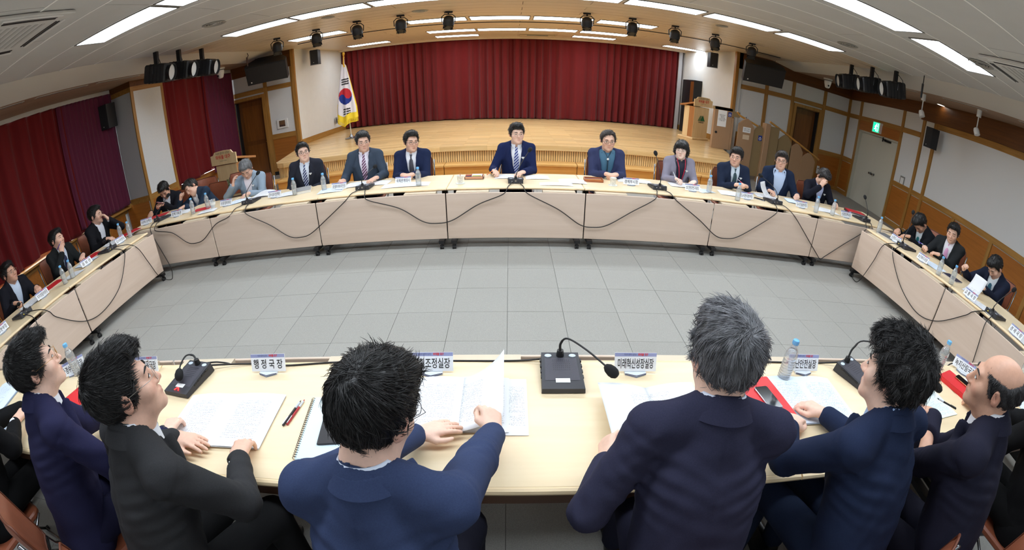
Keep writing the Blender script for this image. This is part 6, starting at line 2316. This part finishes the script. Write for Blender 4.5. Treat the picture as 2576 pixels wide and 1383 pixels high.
# front row papers
for x, y, rz, w, h, l, m, pg in [
    (-1.30, 5.78, .03, .60, .22, 'wide white sheets under the name plate flag side of the middle', None, 1),
    (-.05, 6.08, -.06, .30, .24, 'white sheet under the pen hand of the central speaker', None, 1),
    (.34, 6.05, .05, .30, .22, 'white sheet under the flat hand of the central speaker', None, 1),
    (.55, 5.66, .0, .40, .15, 'blank white sheet lying near the table edge beside the central microphone', M_PAPER0, 1),
    (.77, 5.85, -.02, .34, .24, 'blank white sheet lying behind another beside the central microphone', M_PAPER0, 1),
    (1.62, 6.08, -.04, .46, .20, 'white sheets behind the paper cup and the clasped hands', None, 1),
    (2.33, 6.06, -.08, .44, .24, 'white sheets under the writing hand of the woman', None, 2),
    (2.55, 5.86, .4, .26, .16, 'thin bluish sheet poking out beside the bottle of the woman', M_PRINTB, 1),
    (2.99, 5.88, -.18, .42, .26, 'open white booklet under the clasped hands with a red pen', None, 2),
    (3.62, 6.06, -.2, .36, .26, 'white sheet under the pen hand of the man with open collar', None, 1),
    (4.10, 5.99, -.24, .32, .24, 'bluish stack of sheets under the fist of the man with open collar', M_PRINTB, 4),
    (4.55, 5.80, -.12, .40, .24, 'white sheets before the man holding his forehead', None, 1),
    (-3.00, 5.93, .2, .30, .24, 'fanned white sheets beside the grey binder', None, 2),
    (-2.32, 5.84, .1, .34, .26, 'pale blue sheets under the bottle in the front row', M_PRINTB, 1),
    (-2.02, 6.03, .2, .30, .26, 'white booklet under the hand with pen of the grey suit', None, 2),
    (-1.72, 6.02, -.05, .30, .24, 'white booklet page under the flat hand of the grey suit', None, 1),
    (-3.48, 6.10, .05, .38, .26, 'arched white sheets before the light blue jacket', None, 2),
    (-3.82, 5.95, .5, .34, .22, 'bluish sheets with a pen before the light blue jacket', M_PRINTB, 2),
    (-4.22, 5.66, .2, .28, .16, 'white sheets at the table edge before the clear plastic cup', None, 2),
    (-4.93, 5.93, .2, .36, .24, 'loose sheets under the phone hand at the corner', None, 1),
    (-5.58, 4.99, 1.3, .30, .30, 'open white booklet lifted before the man touching his nose', None, 2),
    (-5.50, 4.30, 1.5, .30, .24, 'white folder of sheets before the man with a blue pen', M_PRINTB, 3),
    (-5.34, 3.90, 1.6, .26, .22, 'open notebook by the pair of bottles, window side', None, 1),
    (-5.54, 3.28, 1.5, .40, .26, 'white sheets under the hand of the man at the window side end', None, 2),
    (-5.50, 2.55, 1.2, .26, .22, 'bluish sheets at the window side end, cut by the frame', M_PRINTB, 1),
    (5.24, 4.80, -1.5, .30, .24, 'white sheets under the corner microphone of the board side row', None, 1),
    (5.22, 4.08, -1.4, .34, .26, 'bluish sheets before the man with a pink tie', M_PRINTB, 1),
    (5.04, 3.00, -1.5, .42, .20, 'white sheet flat under the reading hand on the board side', None, 1),
    (5.10, 2.36, -1.6, .30, .26, 'white booklet at the board side end, cut by the frame', None, 3)]:
    P(x, y, rz, l, w, h, m=m, pages=pg, wave=.012 if 'arched' not in l else .05)
folder(-2.80, 5.99, .35, .24, .30, .04, (150, 150, 150), 'grey binder lying open by the striped tie, front row', name='binder', cat='binder')
folder(-4.44, 5.86, .2, .30, .20, .012, (206, 40, 52), 'red folder behind the bottles of the man leaning on his fist')
folder(-5.50, 6.02, .25, .34, .26, .012, (206, 40, 48), 'red folder under the resting hand at the window side corner')
folder(-5.55, 5.35, 1.2, .30, .22, .012, (200, 38, 46), 'red folder by the pair of bottles at the window side corner')
folder(-5.62, 4.52, 1.5, .30, .22, .012, (200, 38, 46), 'red folder before the man with a blue pen')
folder(-5.58, 3.66, 1.5, .32, .22, .012, (206, 38, 46), 'red folder between the two men at the window side end')
folder(5.32, 5.98, -.35, .36, .28, .03, (36, 36, 40), 'black binder with white pages at the board side corner', name='binder', cat='binder')
folder(5.30, 6.00, -.30, .30, .22, .012, (196, 36, 50), 'red folder lying on the black binder at the board side corner', z=.031)
folder(5.12, 4.98, -1.4, .26, .20, .016, (120, 120, 124), 'grey book on the board side row beside the first bottle', name='book', cat='book')
folder(5.28, 3.74, -1.5, .24, .18, .016, (44, 46, 70), 'dark blue book behind the pair of bottles on the board side row', name='book', cat='book')
# sheets held up
def curled(x, y, rz, label, w=.21, h=.30, up=.22):
    rows = []
    for j in range(11):
        v = j / 10
        R = []
        for i in range(6):
            u = i / 5
            a = v * 1.25
            R.append(((u - .5) * w, h * .72 * math.sin(a), up * 1.25 * (1 - math.cos(a)) + .004 * math.sin(PI * u)))
        rows.append(R)
    o = MB().grid(rows).build('curled_sheet', M_PRINT, None, 'all', (x, y, TZ + .004), rz)
    tag(o, label, 'paper', 'papers on the tables')
    o.modifiers.new('thickness', 'SOLIDIFY').thickness = .001
curled(3.66, 5.93, -2.4 + PI * 1.0, 'white sheet curling up from the hand of the man with open collar', up=.24)
curled(5.12, 3.34, -PI / 2, 'white sheet held upright by the reading man at the board side', up=.26)
# cups, boxes
def cup(x, y, label, tea=False):
    t = thing('paper_cup', label, 'cup', (x, y, TZ))
    MB().lathe([(0, .002), (.031, .0), (.032, .004), (.042, .098), (.044, .100), (.042, .102), (.040, .096), (.030, .008), (0, .008)], 20).build('cup', mat('cup_print', (232, 230, 224), .6, noise=.22, nscale=70), t, True)
    MB().lathe([(0, .0), (.058, .0), (.060, .006), (.056, .008), (.050, .004), (0, .004)], 20).build('saucer', mat('saucer_clear', (228, 232, 230), .2), t, True)
    if tea:
        MB().add([(-.004, 0, .09), (.004, 0, .09), (.010, .0, .128), (-.006, 0, .128)], [(0, 1, 2, 3)]).build('tea_tag', mat('tea_tag', (222, 168, 130), .7), t)
cup(-.61, 5.73, 'patterned paper cup with a tea tag beside the pencil tray', True)
cup(1.26, 5.74, 'patterned paper cup before the clasped hands of the teal shirted man')
t = thing('plastic_cup', 'clear plastic cup with a white label between bottle and blue sheets', 'cup', (-4.18, 5.78, TZ))
MB().lathe([(0, .003), (.034, .0), (.036, .006), (.050, .135), (.053, .137), (.050, .139)], 20).build('cup', M_PET, t, 'all')
MB().lathe([(.0375, .03), (.0475, .10)], 20).build('cup_label', mat('cup_label', (232, 232, 228), .6), t, 'all')
def tray(x, y, rz, c, label, seed, notes):
    t = thing('pencil_tray', label, 'tray', (x, y, TZ), rz)
    B = MB()
    w, d, h = .12, .085, .035
    B.box((-w, -d, 0), (w, d, .006)).box((-w, -d, 0), (w, -d + .008, h)).box((-w, d - .008, 0), (w, d, h)).box((-w, -d, 0), (-w + .008, d, h)).box((w - .008, -d, 0), (w, d, h))
    B.build('box', mat('tray_%d_%d_%d' % c, c, .5), t)
    r = random.Random(seed)
    for k in range(6):
        yy = -.06 + .024 * k
        col = r.choice([(200, 60, 50), (60, 60, 120), (230, 190, 60), (40, 40, 44), (220, 120, 60)])
        MB().cyl((-w + .015, yy, .018), (w - .02 if not notes else -.02, yy + r.uniform(-.008, .008), .022), .006, n=6).build('pencil', mat('pencil_%d_%d_%d' % col, col, .4), t)
    if notes:
        n = MB().box((-.03, -.07, .034), (.10, .07, .042)).build('note_pad', M_PAPER0, t)
        MB().box((-.02, -.075, .043), (.09, -.065, .050)).build('marker', mat('marker_lime', (190, 206, 40), .4), t)
tray(-.46, 6.04, 0, (206, 150, 118), 'low wooden tray of pencils and note pad beside the central speaker', 1, True)
tray(1.05, 5.96, -.05, (178, 104, 62), 'small wooden box of pencils at the seam before the teal shirted man', 2, False)

# ------------------------------------------------------------------ the people round the tables, each on a chair
WH = (236, 238, 246)
LB = (196, 214, 242)
BLK = (30, 31, 36)
NAVY = (36, 44, 72)
GREY = {'quiff': .010}
def seat(label, head, az, clabel, bk=.10, **kw):
    p = person(label, head, az, bk=bk, **kw)
    a = math.radians(az)
    fx, fy = math.sin(a), math.cos(a)
    spx = kw.get('spx', 0)
    rx, ry = math.cos(a), -math.sin(a)
    chair(head[0] - fx * (bk + .02) + rx * spx, head[1] - fy * (bk + .02) + ry * spx, az, 'brown leather folding chair ' + clabel)
    return p
T1 = ((.13, .33, .79), (-.55, 1, -.12), (0, .1, 1), 'relax')
T1L = ((-.13, .33, .79), (.55, 1, -.12), (0, .1, 1), 'relax')
CL = ((.075, .36, .80), (-.9, .5, -.1), (.2, .2, 1), 'hold')
CLL = ((-.075, .36, .80), (.9, .5, -.1), (-.2, .2, 1), 'hold')
# front row, from the window side
seat('man in a black suit looking down at a phone in the corner', (-5.66, 6.50, 1.06), 168, 'under the man looking at a phone', look=(-8, 38, 6), suit=(34, 34, 40), shirt=WH, collar_open=True,
     hair={'quiff': .012}, skin='tan', bk=.20, R=((.17, .33, .80), (-.1, 1, -.25), (.2, .2, 1), 'relax'), L=((-.10, .30, .88), (.8, .7, .1), (-.5, .3, .8), 'hold'), watch=-1, eyes_shut=True)
phone(-5.52, 6.16, .915, PI - .3, 'phone in a pink case held by the man in the corner', (196, 150, 158), .5)
seat('man in a dark teal suit leaning his tilted head on a fist', (-5.02, 6.45, 1.00), 185, 'under the man leaning on his fist', look=(10, 22, 34), suit=(46, 60, 80), shirt=WH, collar_open=True,
     hair={'quiff': .008}, skin='mid', bk=.20, spx=-.18, R=((.15, .16, .87), (-.35, .0, 1), (.9, .3, .2), 'fist', (.9, .3, -.8)), L=((-.10, .36, .79), (.8, .6, -.1), (0, .1, 1), 'fist'), eyes_shut=True)
seat('grey haired man in a light blue jacket with a hand at his forehead', (-3.93, 6.48, 1.11), 176, 'under the man in a light blue jacket', look=(-12, 40, 4), suit=(160, 178, 196), shirt=(240, 232, 240), collar_open=True,
     hair={'quiff': .014}, haircol=(112, 112, 114), gray=True, skin='mid', bk=.16, R=((.17, .20, .93), (-.25, -.15, 1), (.8, .5, .1), 'relax', (.9, .2, -.9)), L=((-.16, .34, .79), (.8, .6, -.1), (0, .1, 1), 'relax'), eyes_shut=True, badge=True)
seat('man in a charcoal suit with a blue striped tie and black rimmed glasses', (-2.95, 6.50, 1.21), 172, 'behind the man in a blue striped tie', look=(-24, -4, 4), suit=(48, 50, 62), shirt=(224, 232, 246), tie=(26, 38, 84), tie2=(206, 214, 236),
     hair={'quiff': .012}, glasses=((28, 24, 24), 'thick'), skin='fair', badge=True, R=((.16, .26, .70), (-.4, 1, -.1), (0, 0, 1), 'relax'), L=((-.16, .26, .70), (.4, 1, -.1), (0, 0, 1), 'relax'), bk=.12)
seat('man in a slate grey suit with a purple striped tie and thin glasses', (-2.02, 6.48, 1.26), 176, 'behind the man in a purple striped tie', look=(-20, 6, 2), suit=(72, 84, 102), shirt=(238, 232, 246), tie=(94, 48, 84), tie2=(222, 206, 226),
     hair={'quiff': .010}, haircol=(40, 40, 42), glasses=((110, 90, 80), 'thin'), skin='mid', R=((.24, .33, .79), (.1, 1, .1), (-.5, .2, .8), 'pen'), L=((-.23, .36, .79), (.6, .9, -.1), (0, .1, 1), 'flat'), watch=-1)
seat('man in a navy suit with a dark grey tie and glasses holding a pen', (-1.34, 6.48, 1.20), 180, 'behind the man in a plain dark grey tie', look=(-30, 4, -2), suit=(38, 48, 82), shirt=WH, tie=(72, 72, 82),
     hair={'quiff': .022, 'hl': .078}, glasses=((70, 44, 36), 'thick'), skin='mid', R=CL, L=CLL)
seat('man in dark blue with a striped tie speaking at the middle table', (.08, 6.48, 1.26), 182, 'behind the central speaker', look=(-16, 0, 0), suit=(36, 46, 88), shirt=WH, tie=(40, 58, 140), tie2=(206, 214, 226),
     hair={'quiff': .016, 'hl': .060}, glasses=((120, 110, 104), 'thin'), skin='fair', badge=True, R=((.28, .33, .80), (-.3, .9, .0), (-.4, .4, .8), 'pen'), L=((-.10, .35, .79), (.7, .8, -.1), (0, .1, 1), 'relax'), s=1.08)
pen(-.24, 6.10, .55, (240, 140, 60), 'orange pencil in the hand of the central speaker', z=.80, tilt=.5, L=.17)
seat('man in a blue jacket and teal shirt with a bolo tie and receding hair', (1.31, 6.48, 1.21), 180, 'behind the man in a teal shirt', look=(0, 6, 0), suit=(64, 70, 108), shirt=(74, 118, 146), bolo=True, collar_open=True, trousers=(40, 42, 56),
     hair={'hl': .092, 'quiff': .0, 'top': .006}, haircol=(52, 42, 38), glasses=((66, 54, 52), 'thick'), skin='mid', sx=1.05, R=CL, L=CLL, vneck=.13)
seat('woman in a light grey jacket with a red lanyard and dark bob, writing', (2.38, 6.50, 1.17), 178, 'behind the woman in grey', look=(28, 2, 2), suit=(158, 154, 172), shirt=(34, 38, 56), lanyard=(190, 28, 62), trousers=(44, 44, 54),
     hair={'bob': 1, 'fringe': 1, 'th': .018}, glasses=((150, 140, 140), 'thin'), skin='pale', s=1.0, badge=True, R=((.17, .35, .80), (-.3, .9, .1), (-.4, .3, .8), 'pen'), L=((-.10, .36, .79), (.7, .7, -.1), (0, .1, 1), 'relax'), vneck=.11)
pen(2.20, 6.14, 2.0, (230, 224, 214), 'white pen in the writing hand of the woman', z=.83, tilt=.9, L=.15)
seat('man in a navy suit with a dark teal tie and thin glasses looking aside', (3.25, 6.50, 1.18), 186, 'behind the man in a dark teal tie', look=(30, 4, -2), suit=(40, 50, 74), shirt=(214, 226, 238), tie=(52, 76, 84),
     hair={'quiff': .012, 'hl': .056}, glasses=((150, 110, 90), 'thin'), skin='mid', badge=True, R=((.09, .36, .82), (-.8, .5, .3), (.2, .2, 1), 'hold'), L=((-.09, .36, .82), (.8, .5, .3), (-.2, .2, 1), 'hold'))
pen(3.2, 6.12, 2.7, (206, 40, 80), 'red pen between the clasped hands of the man in a dark teal tie', z=.87, tilt=.5, L=.14)
seat('man in a navy jacket and open light blue collar facing the camera', (4.02, 6.48, 1.25), 196, 'behind the man with an open blue collar', look=(16, 2, 2), suit=(38, 50, 76), shirt=(196, 216, 248), collar_open=True,
     hair={'quiff': .012, 'hl': .060}, haircol=(42, 36, 34), glasses=((40, 34, 34), 'thick'), skin='mid', R=((.20, .33, .80), (-.4, .9, .1), (-.2, .2, 1), 'pen'), L=((-.26, .30, .82), (.3, 1, -.1), (.0, .1, 1), 'fist'), vneck=.12)
pen(3.80, 6.18, .9, (50, 50, 56), 'black pen in the hand below the curling sheet', z=.82, tilt=.6, L=.14)
seat('man in a black suit looking down with his hand over his brow', (4.90, 6.52, 1.12), 184, 'behind the man with a hand over his brow', look=(4, 42, -8), suit=(30, 32, 44), shirt=(200, 210, 250), collar_open=True,
     hair={'quiff': .016}, haircol=(44, 40, 40), skin='mid', bk=.18, R=((.13, .19, .99), (-.4, .1, 1), (.8, .4, .2), 'relax', (.9, .3, -.9)), L=((-.12, .36, .79), (.6, .9, -.1), (0, .1, 1), 'relax'), eyes_shut=True, badge=True)
# window side row
seat('man in a black suit and glasses touching his nose, window side', (-6.18, 5.28, 1.15), 92, 'behind the man touching his nose', look=(-24, 2, 4), suit=(32, 32, 36), shirt=WH, collar_open=True,
     hair={'quiff': .010}, glasses=((150, 130, 110), 'thin'), skin='mid', L=((-.09, .19, 1.03), (.25, -.45, .8), (-.6, .6, .1), 'relax', (-.8, .3, -.9)), R=((.18, .34, .79), (-.2, 1, -.1), (0, .1, 1), 'relax'))
seat('young man in a black suit and navy tie with a blue pen at his mouth', (-6.18, 4.40, 1.13), 92, 'behind the man with a blue pen at his mouth', look=(-20, -6, -4), suit=(38, 40, 42), shirt=(214, 226, 240), tie=(34, 42, 76),
     hair={'quiff': .012}, skin='mid', R=((.10, .19, .96), (-.45, -.25, 1), (.6, .7, .1), 'pen', (.8, .3, -.9)), L=((-.14, .35, .79), (.7, .6, -.1), (0, .1, 1), 'relax'))
pen(-6.02, 4.30, .3, (70, 60, 180), 'blue pen held at the mouth of the man in a navy tie', z=1.06, tilt=.7, L=.15)
seat('man in a black suit and glasses with both hands on the table, window side end', (-6.20, 3.44, 1.11), 92, 'behind the man at the window side end', look=(-16, -4, 4), suit=(34, 34, 42), shirt=(206, 220, 240), collar_open=True,
     hair={'quiff': .014}, glasses=((130, 120, 110), 'thin'), skin='tan', R=((.26, .36, .80), (-.2, 1, -.1), (-.3, .2, 1), 'pen'), L=((-.14, .36, .80), (.3, 1, -.2), (0, .1, 1), 'relax'))
# board side row
seat('man in a black suit and teal tie bowing his head so only hair shows', (6.02, 5.20, 1.0), -92, 'behind the man bowing his head', look=(-4, 58, 8), suit=(28, 30, 36), shirt=(220, 230, 236), tie=(32, 108, 112),
     hair={'quiff': .012, 'top': .02}, skin='tan', bk=.26, R=T1, L=T1L, eyes_shut=True)
seat('man in a charcoal suit and pink tie holding a blue pen', (6.02, 4.52, 1.13), -112, 'behind the man in a pink tie', look=(-6, 12, 2), suit=(44, 46, 48), shirt=(238, 236, 244), tie=(216, 158, 196),
     hair={'quiff': .006}, skin='mid', R=((.26, .34, .80), (-.3, .9, .2), (.0, .2, 1), 'pen'), L=((.02, .32, .80), (.9, .4, -.1), (0, .1, 1), 'hold'), eyes_shut=True)
pen(5.48, 4.62, -1.9, (84, 70, 200), 'blue pen in the hand of the man in a pink tie', z=.84, tilt=.1, L=.17)
seat('man in a navy suit and teal tie reading a lifted sheet, board side', (6.02, 3.62, 1.05), -98, 'behind the reading man at the board side', look=(10, 46, 4), suit=(36, 42, 60), shirt=(226, 234, 240), tie=(48, 96, 116),
     hair={'quiff': .018, 'top': .018}, skin='mid', bk=.22, R=((.26, .40, .86), (-.2, .8, .6), (.6, .2, .6), 'hold'), L=((-.12, .40, .80), (.4, 1, -.1), (0, .1, 1), 'relax'), watch=-1, eyes_shut=True)
# near row, seen from behind
NS = 1.10
seat('near man in a navy suit with gold spectacles seen in profile', (-1.96, 1.02, 1.315), 24, 'under the near man in navy with gold spectacles', look=(10, -6, -2), suit=(46, 46, 78), shirt=WH, collar_open=True, near=True, s=NS,
     hair={'quiff': .010}, glasses=((190, 140, 80), 'thin'), skin='fair', bk=.22, R=((.30, .36, .80), (-.6, .9, -.05), (0, .1, 1), 'relax'), L=((-.16, .40, .80), (.4, 1, -.1), (0, .1, 1), 'relax'), watch=1)
seat('near man in a dark grey suit with silver glasses looking up in profile', (-1.20, .88, 1.31), 26, 'under the near man in dark grey', look=(14, -10, -3), suit=(58, 58, 60), shirt=WH, collar_open=True, near=True, s=1.10, trousers=(30, 30, 32),
     hair={'quiff': .018, 'top': .016}, glasses=((168, 160, 150), 'thin'), skin='mid', bk=.24, R=((.015, .27, .80), (-.62, .8, -.08), (0, .1, 1), 'relax', (1, -.25, -.35)), L=((-.40, .19, .785), (.95, .35, -.05), (0, .1, 1), 'flat', (-.8, -.5, -.6)))
seat('near man with thick black hair in a slate blue suit bent over papers', (-.325, .82, 1.295), 6, 'under the near man in slate blue', look=(18, 22, 4), suit=(62, 74, 108), shirt=(224, 232, 248), collar_open=True, near=True, s=1.08, trousers=(32, 32, 44),
     hair={'quiff': .012, 'top': .018, 'th': .014}, glasses=((60, 56, 56), 'thin'), skin='fair', bk=.24, R=((.215, .46, .83), (-.25, 1, .30), (.5, -.2, .8), 'hold', (1.0, -.3, -.8)), L=((-.085, .47, .785), (.85, .52, -.02), (0, .0, 1), 'flat', (-.9, -.3, -.7)))
seat('near grey haired man in a dark navy suit reading a held booklet', (.60, 1.02, 1.32), 4, 'under the near grey haired man', look=(-6, 6, 0), suit=(56, 56, 78), shirt=(226, 230, 246), collar_open=True, near=True, s=1.09,
     hair={'quiff': .012, 'top': .014, 'th': .013}, haircol=(118, 118, 122), gray=True, skin='fair', bk=.24, R=((.12, .36, .80), (-.4, 1, -.1), (0, .1, 1), 'relax', (.5, -.3, -.9)), L=((-.27, .10, .80), (.10, 1, .15), (-.8, .2, .6), 'hold', (-.5, -.5, -.7)))
seat('near man with wavy black hair in a dark blue suit, board side', (1.285, .98, 1.29), -14, 'under the near man with wavy black hair', look=(-14, 2, 4), suit=(40, 50, 78), shirt=(170, 196, 236), collar_open=True, near=True, s=NS,
     hair={'quiff': .024, 'top': .018, 'th': .022, 'messy': 1.8}, haircol=(34, 32, 32), skin='fair', bk=.24, R=((.24, .34, .79), (-.4, 1, -.05), (0, .1, 1), 'relax'), L=((-.02, .33, .79), (.9, .4, -.05), (0, .1, 1), 'relax', (-1, -.2, -.5)))
seat('near balding man in a black suit holding a black pen', (1.78, .84, 1.345), -22, 'under the near balding man', look=(-14, 0, -6), suit=(42, 42, 58), shirt=(238, 238, 244), collar_open=True, near=True, s=NS,
     hair={'bald': .052, 'th': .006, 'top': -.006, 'len': .02}, haircol=(58, 56, 58), skin='tan', bk=.24, R=((.20, .36, .79), (-.2, 1, -.05), (0, .1, 1), 'relax'), L=((.20, .21, .98), (-.5, .75, .05), (.1, .2, 1), 'pen', (-.8, -.1, -.8)))
pen(2.33, 1.325, 2.7, (22, 22, 24), 'thick black pen in the hand of the near balding man', z=.85, tilt=.15, L=.16)
seat('person in black beside the near man with gold spectacles, cut by the frame', (-2.95, .98, 1.34), 10, 'under the near person in black, window side end', look=(10, 0, 0), suit=(24, 24, 26), shirt=WH, collar_open=True, near=True, s=NS,
     hair={'quiff': .01}, skin='mid', bk=.24, R=((.0, .20, .83), (-.1, 1, .1), (.3, .1, 1), 'relax', (.9, -.3, -.5)), L=((-.2, .36, .79), (.3, 1, 0), (0, 0, 1), 'relax'))
seat('person in black beyond the near balding man, cut by the frame', (2.78, .92, 1.35), -12, 'under the near person in black, board side end', look=(-8, 0, 0), suit=(26, 26, 28), shirt=WH, collar_open=True, near=True, s=NS,
     hair={'quiff': .01}, skin='tan', bk=.24, R=((.16, .40, .79), (-.3, 1, 0), (0, 0, 1), 'relax'), L=((-.06, .30, 1.02), (.3, .6, .5), (-.6, .3, .6), 'relax'))
chair(-4.72, 7.35, 172, 'brown leather folding chair standing empty by the floor lectern')
chair(-5.55, 7.50, 160, 'brown leather folding chair standing empty behind the man leaning on his fist')
chair(2.12, .50, -20, 'brown leather folding chair standing free between the wavy haired and balding near men')
